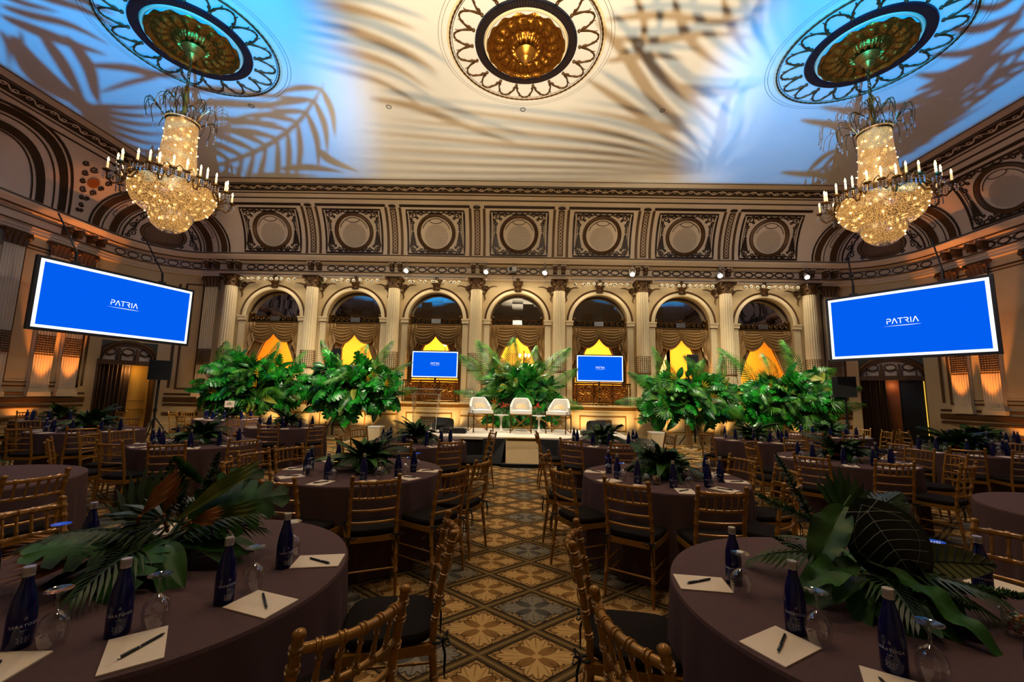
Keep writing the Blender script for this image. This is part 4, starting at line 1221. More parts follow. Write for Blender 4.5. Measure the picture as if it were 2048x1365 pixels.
m1 = screen('stage_monitor', (-2.855, YW - .40, 2.537), 0, 1.60, .905, .03, .036, .37, 'blue screen on a stand left of the stage plants, above the lectern', 'monitors on the stage')
m2 = screen('stage_monitor', (2.90, YW - .40, 2.50), 0, 1.60, .90, .03, .036, .37, 'blue screen on a stand right of the stage plants', 'monitors on the stage')
for m_ in (m1, m2):
    p = MB(); p.tube([(0, .16, -1.27), (0, .16, -.3)], .035, 8); p.box((0, .12, 0), (.4, .06, .3)); p.box((0, .16, -1.26), (.5, .3, .04)); p.build('stand_pole', M['black'], m_)

# ------------------------------------------------------------------ stage
SZ = .555
root = empty('stage_platform', (0.15, 0, 0), label='low white topped stage platform with black skirt', cat='stage')
p = MB(); p.box((0, 11.15, SZ - .03), (5.4, 2.5, .06)); p.build('white_top', M['stage'], root)
p = MB()
p.grid(lambda u, v: (-2.69 + 5.38*u, 9.93 + .012*sin(u*2*pi*40), .01 + (SZ - .07)*v), 200, 1)
for e in (-1, 1): p.grid(lambda u, v, e=e: (e*2.69, 9.93 + 2.45*u, .01 + (SZ - .07)*v), 4, 1)
p.build('black_skirt', M['skirt'], root)
root = empty('stage_ramp', (.16, 0, 0), label='short beige carpeted ramp leading up to the stage centre', cat='ramp')
p = MB(); hw = .36
p.add([(-hw - .02, 9.90, SZ), (hw + .02, 9.90, SZ), (hw, 9.25, .07), (-hw, 9.25, .07)], [(0, 3, 2, 1)]); p.box((0, 9.86, SZ - .005), (2*hw + .04, .16, .02))
p.build('carpet_slope', M['ramp'], root)
p = MB()
for e in (-1, 1): p.add([(e*(hw + .02), 9.91, SZ - .01), (e*(hw + .10), 9.2, .06), (e*(hw + .10), 9.2, 0), (e*(hw + .55), 9.6, 0), (e*(hw + .55), 9.91, SZ - .02)], [(0, 1, 2), (0, 2, 3, 4), (0, 1, 3)])
p.box((0, 9.20, .035), (2*hw + .2, .12, .07)); p.build('black_side_skirt', M['skirt'], root)

# wedge loudspeakers, flat boxes on the stage edge
def wedge(loc, rz, lab):
    root = empty('wedge_loudspeaker', loc, rz, lab, 'loudspeaker', 'stage wedge loudspeakers')
    W, Dp, H = .48, .36, .32
    P = [(-Dp/2, 0), (Dp/2, 0), (Dp/2, .12), (.02, H), (-Dp/2 + .04, H - .04), (-Dp/2, .2)]
    b = MB(); n = len(P)
    b.add([(-W/2, y, z) for y, z in P] + [(W/2, y, z) for y, z in P], [tuple(range(n))[::-1], tuple(range(n, 2*n))] + [(i, (i + 1) % n, n + (i + 1) % n, n + i) for i in range(n)])
    b.build('cabinet', M['black'], root)
    g = MB(); g.add([(-W/2 + .03, -Dp/2 - .004, .03), (W/2 - .03, -Dp/2 - .004, .03), (W/2 - .03, -Dp/2 - .004, .19), (-W/2 + .03, -Dp/2 - .004, .19)], [(0, 1, 2, 3)]); g.build('grille', M['skirt'], root)
wedge((-2.02, 11.75, SZ), R(150), 'black wedge loudspeaker on the stage beside the lectern')
wedge((2.27, 11.75, SZ), R(200), 'black wedge loudspeaker on the stage right of the white chairs')
for x, lab in ((-1.58, 'flat black box lying on the stage edge left of the chairs'), (2.0, 'flat black box lying on the stage edge right of the chairs')):
    root = empty('confidence_monitor', (x, 10.75, SZ), 0, lab, 'box', 'flat black boxes on the stage edge')
    p = MB(); p.box((0, 0, .06), (.66, .34, .10)); p.build('housing', M['black'], root); p = MB(); p.box((0, -.02, .115), (.56, .26, .012)); p.build('screen_face', M['skirt'], root)

# clear acrylic lectern
root = empty('acrylic_lectern', (-2.42, 11.35, SZ), 0, 'clear acrylic lectern standing at the left end of the stage', 'lectern')
p = MB(); p.add([(-.30, -.16, .02), (.30, -.16, .02), (.35, -.20, .96), (-.35, -.20, .96)], [(0, 1, 2, 3)]); p.build('front_panel', M['acrylic'], root)
for e in (-1, 1):
    p = MB(); p.add([(e*.30, -.16, .02), (e*.30, .16, .02), (e*.35, .24, 1.06), (e*.35, -.20, .96)], [(0, 1, 2, 3)]); p.build('side_panel', M['acrylic'], root)
p = MB(); p.box((0, 0, .012), (.66, .44, .024)); p.build('base', M['acrylic'], root)
p = MB(); p.add([(-.37, -.24, .96), (.37, -.24, .96), (.37, .26, 1.10), (-.37, .26, 1.10)], [(0, 1, 2, 3)]); p.box((0, -.24, .97), (.74, .012, .04)); p.build('reading_top', M['acrylic'], root)
p = MB()
for e in (-1, 1): p.tube([(e*.25, .1, 1.06), (e*.26, .06, 1.16), (e*.24, -.02, 1.2)], .008, 5); p.ball((e*.24, -.03, 1.2), .018, 6, 5)
p.build('microphone', M['black'], root)
p = MB()
for e in (-1, 1): p.tube([(e*.35, -.20, .96), (e*.30, -.16, .02)], .006, 4)
p.tube([(-.37, -.24, .96), (.37, -.24, .96)], .006, 4); p.tube([(-.37, .26, 1.1), (.37, .26, 1.1)], .006, 4); p.build('bright_edges', M['white'], root)

# white tub chairs on crossed bronze legs
def make_stool(name):
    root = empty(name)
    s = MB()
    s.grid(lambda u, v: ((.27 - .02*v)*(2*u - 1)*1.0, -.22 + .44*v, .60 + .035*sin(pi*u)*sin(pi*v)), 10, 8)
    s.box((0, 0, .55), (.54, .46, .11)); s.build('seat_pad', M['whitefab'], root)
    b = MB()
    def shell(u, v, off):
        a = pi*(1.08 - 1.16*u) ; r = .285 - off
        zt = .70 + .24*min(1, 1.5*max(0, sin(pi*min(1, max(0, u*1.16 - .08)))) ** 1.4)
        x = r*cos(a)*1.05; y = .03 + r*sin(a)*.95
        return (x, y, .52 + (zt + .0 - .52)*v)
    n = 28
    for off, fl in ((0, 1), (.06, 0)): b.grid(lambda u, v, off=off: shell(u, v, off), n, 6)
    b.grid(lambda u, v: tuple(shell(u, 1, .06*v)[i] + (.015*sin(pi*v) if i == 2 else 0) for i in range(3)), n, 4)
    for u_ in (0, 1): b.grid(lambda u, v, u_=u_: shell(u_, v, .06*u), 2, 6)
    b.build('curved_back', M['whitefab'], root)
    c = MB(); c.grid(lambda u, v: (-.14 + .28*u, -.02 + .14*v, .64 + .12*v + .04*sin(pi*u)), 8, 6); c.build('seat_cushion', M['cream'], root)
    f = MB()
    for e in (-1, 1): f.box((e*.27, 0, .50), (.03, .48, .025))
    f.box((0, -.23, .50), (.54, .03, .025)); f.box((0, .23, .50), (.54, .03, .025)); f.build('seat_frame', M['gold'], root)
    for e in (-1, 1):
        for y in (-.23, .23):
            l = MB(); l.box((e*.27, y, .25), (.026, .026, .5)); l.build('leg', M['bronze'], root)
    x_ = MB()
    for y in (.2,): x_.tube([(-.26, y, .02), (.26, y, .48)], .014, 6); x_.tube([(.26, y, .02), (-.26, y, .48)], .014, 6)
    x_.tube([(-.27, -.23, .16), (.27, -.23, .16)], .012, 6)
    x_.build('cross_brace', M['gold'], root)
    return root
st0 = make_stool('white_armchair'); 
for i, (x, rz, lab) in enumerate(((-.93, R(24), 'left of three, white tub chair on bronze legs beside the left side table'), (.14, 0, 'white tub chair on crossed legs between the two side tables'), (1.14, R(-24), 'white tub chair on bronze legs at the right end of the three'))):
    c = st0 if i == 0 else dup(st0)
    c.location = (x, 11.2, SZ); c.rotation_euler = (0, 0, rz); c.scale = (1, 1, .95); tag(c, lab, 'chair', 'white chairs on the stage')
# tulip side tables with flowers and glasses
def make_tulip(name):
    root = empty(name)
    t = MB(); t.lathe([(.20, .425), (.215, .435), (.21, .445), (.001, .447)], 32); t.build('round_top', M['white'], root)
    b = MB(); b.lathe([(.15, 0), (.15, .012), (.06, .03), (.028, .1), (.025, .25), (.035, .36), (.08, .425)], 24); b.build('pedestal', M['white'], root)
    return root
def make_flowers(name):
    root = empty(name); rnd = random.Random(4)
    v = MB(); v.lathe([(.05, 0), (.062, .01), (.07, .08), (.055, .1)], 16); v.build('vase', M['glass'], root)
    g = MB(); fl = MB()
    for k in range(16):
        a = rnd.uniform(0, 2*pi); r = rnd.uniform(.0, .16); z = .14 + rnd.uniform(0, .12)*(1.2 - r*3)
        c = (r*cos(a)*1.2, r*sin(a), z + .03)
        fl = MB()
        for q in range(9):
            b = 2*pi*q/9; L = .05
            fl.add([c, (c[0] + L*.5*cos(b - .3), c[1] + L*.5*sin(b - .3), c[2] + .02), (c[0] + L*cos(b), c[1] + L*sin(b), c[2] + .03), (c[0] + L*.5*cos(b + .3), c[1] + L*.5*sin(b + .3), c[2] + .02)], [(0, 1, 2, 3)])
        fl.build('bloom', M['coral'], root)
        g.tube([(0, 0, .06), (c[0]*.6, c[1]*.6, z*.7), c], .005, 4)
    g.build('stems', M['palm'], root)
    l = MB()
    for k in range(10):
        a = 2*pi*k/10; l.add([(.03*cos(a), .03*sin(a), .1), (.12*cos(a - .15), .12*sin(a - .15), .13), (.2*cos(a), .2*sin(a), .10), (.12*cos(a + .15), .12*sin(a + .15), .13)], [(0, 1, 2, 3)])
    l.build('leaves', M['deep'], root)
    return root
t0 = make_tulip('tulip_side_table'); f0_ = make_flowers('flower_vase')
for i, (x, side) in enumerate(((-.395, 'left and middle'), (.635, 'middle and right'))):
    c = t0 if i == 0 else dup(t0)
    c.location = (x, 11.45, SZ); tag(c, 'white tulip side table between the %s white chairs' % side, 'side table', 'tulip side tables on the stage')
    c = f0_ if i == 0 else dup(f0_)
    c.location = (x + (.06 if i == 0 else -.03), 11.48, SZ + .447); c.rotation_euler = (0, 0, i*2.0); tag(c, 'bunch of coral flowers in a vase between the %s white chairs' % side, 'flowers', 'flower vases on the stage')
gm = MB(); gm.lathe([(.028, 0), (.033, .002), (.036, .11), (.034, .11), (.031, .008), (.001, .006)], 14)
for x, lab in ((-.52, 'clear water glass on the left side table of the stage'), (.74, 'clear water glass on the right side table of the stage')):
    tag(gm.build('water_glass', M['glass'], None, (x, 11.38, SZ + .447)), lab, 'glass', 'water glasses on the stage tables')

# pale boxes beside the stage, loudspeakers on stands
for x, lab in ((-4.1, 'pale square plinth standing left of the stage'), (4.1, 'pale square plinth standing right of the stage')):
    root = empty('square_plinth', (x, 12.35, 0), 0, lab, 'plinth', 'pale plinths beside the stage')
    p = MB(); p.box((0, 0, .27), (.38, .4, .5)); p.build('body', M['cream_light'], root); p = MB(); p.box((0, 0, .535), (.4, .42, .03)); p.build('top_slab', M['white'], root)
def speaker_stand(name, h):
    root = empty(name)
    p = MB(); p.tube([(0, 0, .1), (0, 0, h)], .03, 8); p.tube([(0, 0, h*.5), (0, 0, h*.5 + .1)], .045, 8); p.build('pole', M['black'], root)
    for k in range(3):
        a = 2*pi*k/3 + .5; l = MB(); l.tube([(0, 0, .75), (.5*cos(a), .5*sin(a), .01)], .016, 6); l.build('leg', M['black'], root)
    return root
def loudspeaker(name, w, d, h):
    root = empty(name)
    b = MB(); b.add([(-w/2, -d/2, 0), (w/2, -d/2, 0), (w*.36, d/2, 0), (-w*.36, d/2, 0), (-w/2, -d/2, h), (w/2, -d/2, h), (w*.36, d/2, h), (-w*.36, d/2, h)], [(3, 2, 1, 0), (4, 5, 6, 7), (0, 1, 5, 4), (1, 2, 6, 5), (2, 3, 7, 6), (3, 0, 4, 7)]); b.build('cabinet', M['black'], root)
    g = MB(); g.add([(-w/2 + .015, -d/2 - .006, .02), (w/2 - .015, -d/2 - .006, .02), (w/2 - .015, -d/2 - .006, h - .02), (-w/2 + .015, -d/2 - .006, h - .02)], [(0, 1, 2, 3)]); g.build('front_grille', M['skirt'], root)
    return root
for i, (x, y, z, w, h, rz, lab, slab) in enumerate((
    (-9.95, 11.5, 1.76, .50, .54, R(40), 'black loudspeaker on a tall stand in front of the left doorway', 'tall black stand carrying the left loudspeaker'),
    (9.45, 12.1, 1.66, .55, .58, R(-40), 'black loudspeaker on a stand beneath the right screen', 'black stand carrying the loudspeaker beneath the right screen'),
    (-6.05, YW - .95, 2.47, .29, .5, R(10), 'small black loudspeaker among the plants, second window from the left', 'black stand for the small loudspeaker, second window from the left'),
    (5.88, YW - .95, 2.40, .36, .58, R(-20), 'small black loudspeaker among the plants, second window from the right', 'black stand for the small loudspeaker, second window from the right'))):
    s_ = loudspeaker('loudspeaker', w, .36, h); s_.location = (x, y, z); s_.rotation_euler = (0, 0, rz); tag(s_, lab, 'loudspeaker', 'loudspeakers on stands')
    q = speaker_stand('loudspeaker_stand', z); q.location = (x, y, 0); tag(q, slab, 'stand', 'loudspeaker stands')
# ------------------------------------------------------------------ camera (set early: only used to word the labels)
CAMH = 1.57
RX = Vector((.99973, .01197, .01956)) if False else None
def cam_axes():
    p, r, y = R(7.2525), R(1.1298), R(.697)
    fwd = Vector((0, cos(p), sin(p))); up0 = Vector((0, -sin(p), cos(p))); r0 = Vector((1, 0, 0))
    right = r0*cos(r) + up0*sin(r); up = r0*(-sin(r)) + up0*cos(r)
    Z = Matrix.Rotation(y, 3, 'Z')
    return Z @ right, Z @ up, Z @ fwd
CAMR, CAMU, CAMF = cam_axes()
def screen_x(p):
    d = Vector(p) - Vector((0, 0, CAMH)); return d.dot(CAMR)/max(.05, d.dot(CAMF))

TABLES = [  # x, y, short name for the labels, chair directions (deg, distance of the chair back)
 (-1.579, 1.914, 'front left table', [(-24, 1.25, -14), (14, 1.29, -1), (157, 1.18, 10)]),
 (1.488, 1.80, 'front right table', [(-158, 1.23, -2), (164, 1.23, 5), (24, 1.27)]),
 (-1.566, 4.407, 'second left aisle table', [(-99, 1.21, -9), (-65, 1.18, -2), (-32, 1.23, -2), (0, 1.26, -20), (176, 1.27, -16), (-156, 1.2, 0), (151, 1.26, 3)]),
 (1.513, 4.404, 'second right aisle table', [(-157, 1.2, 3), (158, 1.25), (-122, 1.19, -1), (-88, 1.21, -4), (25, 1.18, -5), (-13, 1.17, 13), (-53, 1.18, 2)]),
 (-1.60, 6.90, 'third left aisle table', [(150, 1.45), (-149, 1.2), (-88, 1.2), (-53, 1.17), (-3, 1.18), (21, 1.3)]),
 (1.55, 7.36, 'third right aisle table', [(180, 1.17), (-126, 1.22), (-90, 1.24), (10, 1.24)]),
 (-4.666, 6.22, 'outer left second-row table', [(-168, 1.4), (169, 1.45), (-101, 1.18, 3), (-69, 1.24, 7), (-28, 1.18), (-134, 1.5)]),
 (4.51, 5.92, 'outer right second-row table', [(128, 1.2), (174, 1.18), (80, 1.34), (-143, 1.16, 4), (-103, 1.16, -4), (11, 1.36), (-13, 1.3), (-70, 1.28, 6)]),
 (-5.04, 9.25, 'outer left table near plants', [(177, 1.28), (-76, 1.2), (-35, 1.22)]),
 (4.79, 8.52, 'outer right table near plants', [(-161, 1.2), (21, 1.2), (10, 1.4), (-32, 1.2)]),
 (-7.85, 7.70, 'far left second-row table', [(-82, 1.26), (-48, 1.3), (172, 1.4), (110, 1.4)]),
 (7.44, 7.20, 'far right second-row table', [(-171, 1.2), (-132, 1.18), (-101, 1.2), (11, 1.28)]),
 (-7.70, 11.25, 'back left table with sign', [(-175, 1.43), (165, 1.5), (-111, 1.2), (-32, 1.28)]),
 (7.19, 9.81, 'back right table under screen', [(-137, 1.4), (21, 1.25), (-108, 1.28), (-7, 1.24), (-30, 1.24)]),
 (-4.693, 3.539, 'left edge table', [(-19, 1.18)]),
 (4.543, 3.228, 'right edge table', []),
 (-10.8, 9.9, 'leftmost back table', [(78, 1.25), (162, 1.4), (-75, 1.4)]),
 (10.1, 9.3, 'rightmost back table', [(-100, 1.25), (160, 1.3)]),
]
ORD = ['leftmost', 'second from the left', 'third from the left', 'fourth from the left', 'fifth from the left', 'sixth from the left', 'seventh from the left', 'eighth from the left', 'ninth from the left', 'tenth from the left']

# --- table in a floor length cloth
def make_table(name):
    root = empty(name)
    m = MB(); n = 168; rnd = random.Random(2)
    ph = [rnd.uniform(0, 6.28) for _ in range(4)]
    def skirt(u, v):
        a = 2*pi*u
        w = (.55*sin(21*a + ph[0] + .6*sin(3*a)) + .3*sin(34*a + ph[1]) + .25*sin(13*a + ph[2]))
        r = .800 + .02*v**.8*(1 + .0) + .038*w*min(1, v*1.6)**1.2
        return (r*cos(a), r*sin(a), .745 - .737*v)
    m.grid(skirt, n, 10, True, 0, True)
    m.lathe([(.0005, .760), (.4, .760), (.785, .760), (.796, .757), (.80, .745)][::1], n, cap=False)
    m.build('tablecloth', M['cloth'], root)
    return root
table0 = make_table('round_table'); table0.location = (TABLES[0][0], TABLES[0][1], 0)
for i, (x, y, nm, ch) in enumerate(TABLES):
    t = table0 if i == 0 else dup(table0)
    t.location = (x, y, 0); t.rotation_euler = (0, 0, i*1.3)
    tag(t, 'round table under a brown floor-length cloth, ' + nm, 'table', 'round tables in brown cloths')

# --- gold bamboo-turned chairs
def bam(pts, r, rings, n, lod):
    """tube with turned rings at the given fractions of its length"""
    P = [Vector(p) for p in pts]; L = [0]
    for a, b in zip(P, P[1:]): L.append(L[-1] + (b - a).length)
    tot = L[-1]
    def at(t):
        d = t*tot
        for i in range(len(P) - 1):
            if d <= L[i + 1] or i == len(P) - 2:
                q = (d - L[i])/max(1e-9, L[i + 1] - L[i]); return P[i].lerp(P[i + 1], min(1, max(0, q)))
    ts = {0.0: r, 1.0: r}
    for l in L[1:-1]: ts[l/tot] = r
    if lod == 0:
        for g in rings:
            w = .006/tot
            for k, f in ((-2.2, 1), (-1.6, 1.32), (-.7, 1.32), (-.3, 1.05), (.3, 1.05), (.7, 1.32), (1.6, 1.32), (2.2, 1)): ts[min(.999, max(.001, g + k*w))] = r*f
    elif lod == 1:
        for g in rings:
            w = .006/tot
            for k, f in ((-2.0, 1), (-1, 1.3), (1, 1.3), (2.0, 1)): ts[min(.999, max(.001, g + k*w))] = r*f
    T = sorted(ts); return [tuple(at(t)) for t in T], [ts[t] for t in T]
def make_chair(name, lod):
    root = empty(name); n = (10, 7, 5)[lod]; GM = M['chair']; two = lod == 2
    def part(nm, mbs, mt=GM): return mbs.build(nm, mt, root)
    allf = MB()
    for e in (-1, 1):
        p = MB() if not two else allf
        pts = [(e*.190, -.245, 0), (e*.184, -.225, .18), (e*.178, -.195, .40), (e*.177, -.200, .52), (e*.176, -.228, .70), (e*.175, -.272, .905)]
        a, b = bam(pts, .0155, (.2, .33, .47, .60, .70, .80, .90, .96), n, lod); b[0] = .011
        p.tube(a, b, n)
        p.ball((e*.175, -.275, .912), .0195, n, 6 if lod < 2 else 4, 0, .8)
        if not two: part('back_post', p)
    for e in (-1, 1):
        p = MB() if not two else allf
        a, b = bam([(e*.200, .190, 0), (e*.198, .188, .43)], .0145, (.2, .45, .7, .92), n, lod); b[0] = .011
        p.tube(a, b, n)
        if not two: part('front_leg', p)
    def rail(z, yb, bow, r, rings, xh):
        return bam([(xh*(2*i/8 - 1), yb - bow*(1 - (2*i/8 - 1)**2), z) for i in range(9)], r, rings, n, lod)
    for nm, z, yb, bow, r, rg, xh in (('crest_rail', .868, -.262, .045, .0145, (.16, .33, .5, .67, .84), .174), ('back_rail', .742, -.236, .042, .0115, (.16, .33, .5, .67, .84), .174), ('back_rail', .648, -.218, .036, .0105, (), .175), ('back_rail', .555, -.205, .030, .0105, (), .176)):
        p = MB() if not two else allf
        a, b = rail(z, yb, bow, r, rg, xh); p.tube(a, b, n)
        if not two: part(nm, p)
    for k in range(5):
        x = -.116 + .058*k; f = 1 - (x/.175)**2
        p = MB() if not two else allf
        a, b = bam([(x, -.236 - .042*f, .742), (x, -.262 - .045*f, .868)], .0072, (.25, .75) if lod else (.2, .28, .72, .8), n, lod); p.tube(a, b, max(5, n - 2))
        if not two: part('spindle', p)
    sf = MB() if not two else allf
    for z0 in (.425,):
        pr = [(-.182, -.20), (.182, -.20), (.205, .20), (-.205, .20)]
        for i in range(4):
            (x0, y0), (x1, y1) = pr[i], pr[(i + 1) % 4]
            L = hypot(x1 - x0, y1 - y0); sf.box(((x0 + x1)/2, (y0 + y1)/2, z0), (L + .02, .026, .042), atan2(y1 - y0, x1 - x0))
    if not two: part('seat_frame', sf)
    st = [((-.181, -.215, .25), (-.199, .189, .25)), ((.181, -.215, .25), (.199, .189, .25)), ((-.184, -.230, .15), (-.199, .19, .15)), ((.184, -.23, .15), (.199, .19, .15)), ((-.182, -.222, .20), (.182, -.222, .20)), ((-.199, .189, .21), (.199, .189, .21)), ((-.199, .19, .12), (.199, .19, .12))]
    for a_, b_ in st:
        p = MB() if not two else allf
        a, b = bam([a_, b_], .0075, (.25, .5, .75), n, 2 if lod else 1); p.tube(a, b, max(5, n - 3))
        if not two: part('stretcher', p)
    if two: allf.build('frame', GM, root)
    c = MB(); nu, nv = (16, 6) if lod < 2 else (12, 3)
    def cush(u, v):
        a = 2*pi*u; e = 4.5
        rx = .200 + .010*sin(a); k = (abs(cos(a))**e + abs(sin(a))**e)**(-1/e)
        prof = [(.0, .448), (.97, .448), (1.02, .462), (1.02, .478), (.97, .492), (.6, .500), (.0, .503)]
        q = v*(len(prof) - 1); i = min(len(prof) - 2, int(q)); t = q - i
        s = prof[i][0] + (prof[i + 1][0] - prof[i][0])*t; z = prof[i][1] + (prof[i + 1][1] - prof[i][1])*t
        return (rx*k*s*cos(a), .205*k*s*sin(a), z)
    c.grid(cush, 36 if lod < 2 else 20, 6, True, 0, True); c.build('seat_cushion', M['cushion'], root)
    if lod < 2:
        for e in (-1, 1):
            t = MB(); x, y, z = e*.178, -.215, .452
            t.tube([(x + .022*cos(2*pi*i/10), y + .022*sin(2*pi*i/10), z) for i in range(10)], .006, 5, 0, True)
            for s_ in (-1, 1):
                t.tube([(x, y - .02, z), (x + s_*.03, y - .05, z + .018), (x + s_*.055, y - .055, z + .004), (x + s_*.03, y - .045, z - .010), (x, y - .022, z)], .0045, 4)
                t.tube([(x, y - .022, z), (x + s_*.012, y - .04, z - .06), (x + s_*.02, y - .038, z - .15)], [.005, .005, .003], 4)
            t.build('ribbon_tie', M['tie'], root)
    return root
protos = {}
rc = random.Random(8)
for x, y, nm, ch in TABLES:
    items = []
    for a, D_, *dv in ch:
        ar = R(a); bx, by = x + D_*cos(ar), y + D_*sin(ar)
        items.append((screen_x((bx, by, .87)), a, D_, dv[0] if dv else rc.uniform(-5, 5)))
    items.sort()
    for k, (sx, a, D_, dv) in enumerate(items):
        ar = R(a); d = D_ - .27; px_, py_ = x + d*cos(ar), y + d*sin(ar)
        dist = hypot(px_, py_); lod = 0 if dist < 2.7 else (1 if dist < 7.0 else 2)
        if lod not in protos: c = protos[lod] = make_chair('ballroom_chair', lod)
        else: c = dup(protos[lod])
        c.location = (px_, py_, 0); c.rotation_euler = (0, 0, ar + pi/2 + R(dv))
        o_ = 'the only one in view' if len(items) == 1 else (ORD[k] if k < len(items) - 1 or len(items) < 3 else 'rightmost')
        if len(items) == 2 and k == 1: o_ = 'the right one of two'
        tag(c, 'gold bamboo-turned chair at the %s, %s' % (nm, o_), 'chair', 'gold ballroom chairs')

# --- place settings
def make_bottle(name, text):
    root = empty(name)
    b = MB(); b.lathe([(.0305, .0), (.0335, .004), (.0338, .06), (.0335, .10), (.030, .135), (.022, .168), (.0155, .19), (.0135, .205), (.0135, .214)], 20 if text else 12)
    b.build('glass_body', M['bottle'], root)
    c = MB(); c.lathe([(.0155, .208), (.0158, .212), (.0150, .2135), (.0158, .215), (.0158, .234), (.0145, .2365), (.001, .237)], 18 if text else 10); c.build('screw_cap', M['cap'], root)
    if text:
        l = MB()
        def wrap(verts, faces, sz, zc, dx):
            xs = [v[0] for v in verts]; mid = (min(xs) + max(xs))/2
            out = []
            for v in verts:
                u = (v[0] - mid + dx)*sz; z = zc + v[1]*sz
                r = .0345 if z < .1 else .0342 - max(0, z - .1)*.11
                a = u/r - pi/2; out.append((r*cos(a), r*sin(a), z))
            l.add(out, faces)
        me = TEXTMESH()
        wrap([tuple(v.co) for v in me.vertices], [tuple(p.vertices) for p in me.polygons], .0125, .066, 0)
        dr = [(.5*cos(2*pi*i/14)*(1 if sin(2*pi*i/14) < 0 else 1 - .9*sin(2*pi*i/14)), .5*sin(2*pi*i/14)*(1 if sin(2*pi*i/14) < 0 else 1.7)) for i in range(14)]
        inn = [(p[0]*.72, p[1]*.72) for p in dr]
        wrap([(a, b_, 0) for a, b_ in dr + inn], [(i, (i + 1) % 14, 14 + (i + 1) % 14, 14 + i) for i in range(14)], .007, .090, 0)
        for z, w in ((.056, 1.6), (.036, 3.0), (.031, 2.4), (.026, 2.8), (.021, 2.0)):
            n = 10; vs = []
            for i in range(n + 1): vs += [(-w/2 + w*i/n, -.06, 0), (-w/2 + w*i/n, .06, 0)]
            wrap(vs, [(2*i, 2*i + 2, 2*i + 3, 2*i + 1) for i in range(n) if i % 3 != 2], .01, z, 0)
        l.build('white_lettering', M['ink'], root)
    return root
_tm = []
def TEXTMESH():
    if not _tm:
        cu = bpy.data.curves.new('lettering', 'FONT'); cu.body = 'SARATOGA'; cu.size = 1.0; cu.space_character = 1.15; cu.resolution_u = 2
        o = bpy.data.objects.new('lettering', cu); COL.objects.link(o)
        bpy.context.view_layer.update()
        me = bpy.data.meshes.new_from_object(o.evaluated_get(bpy.context.evaluated_depsgraph_get()))
        bpy.data.objects.remove(o); _tm.append(me)
    return _tm[0]
bott = [make_bottle('water_bottle', True), make_bottle('water_bottle', False)]
used_b = [False, False]
def goblet_mesh(n):
    m = MB()
    m.lathe([(.0325, .0005), (.0365, .018), (.0405, .045), (.0385, .068), (.030, .087), (.016, .099), (.0065, .106), (.0048, .115), (.0042, .135), (.005, .152), (.010, .159), (.030, .1625), (.0365, .1645), (.036, .166), (.001, .1662)], n, cap=False)
    return m
gob = [goblet_mesh(28), goblet_mesh(14)]
gob_first = [None, None]
note0 = None; pen0 = None
def make_note():
    m = MB(); m.box((0, 0, .0025), (.148, .21, .005)); return m.build('notepad', M['paper'])
def make_pen():
    root = empty('ballpoint_pen')
    b = MB(); b.tube([(0, -.068, 0), (0, -.058, 0), (0, .045, 0), (0, .062, 0)], [.0012, .0042, .0046, .0040], 8); b.build('barrel', M['black'], root)
    c = MB(); c.box((0, .045, .0055), (.003, .036, .0015)); c.tube([(0, .008, 0), (0, .012, 0)], .0049, 8); c.tube([(0, .062, 0), (0, .070, 0)], .0025, 6); c.build('clip', M['steel'], root)
    return root
SET = {0: [(14, -4, 9), (-21, -5, 7), (-52, -6, 4), (-80, -5, 5), (163, -5, 7), (198, 3, 9), (128, 12, 0)], 1: [(168, -5, 7), (207, -3, 5), (232, 0, 9), (262, 6, 13), (16, -4, 12), (300, -5, 7)],
       2: [(-176, 0, 6), (-140, -5, 4), (-101, -4, 2), (-66, -4, 11), (-34, 0, 10), (0, -5, 10), (140, 0, 7)], 3: [(167, -1, 4), (206, -6, 3), (234, -7, 2), (267, -6, 9), (301, -3, 6), (341, -5, 6), (16, 0, 7)]}
rs_ = random.Random(21)
allset = []
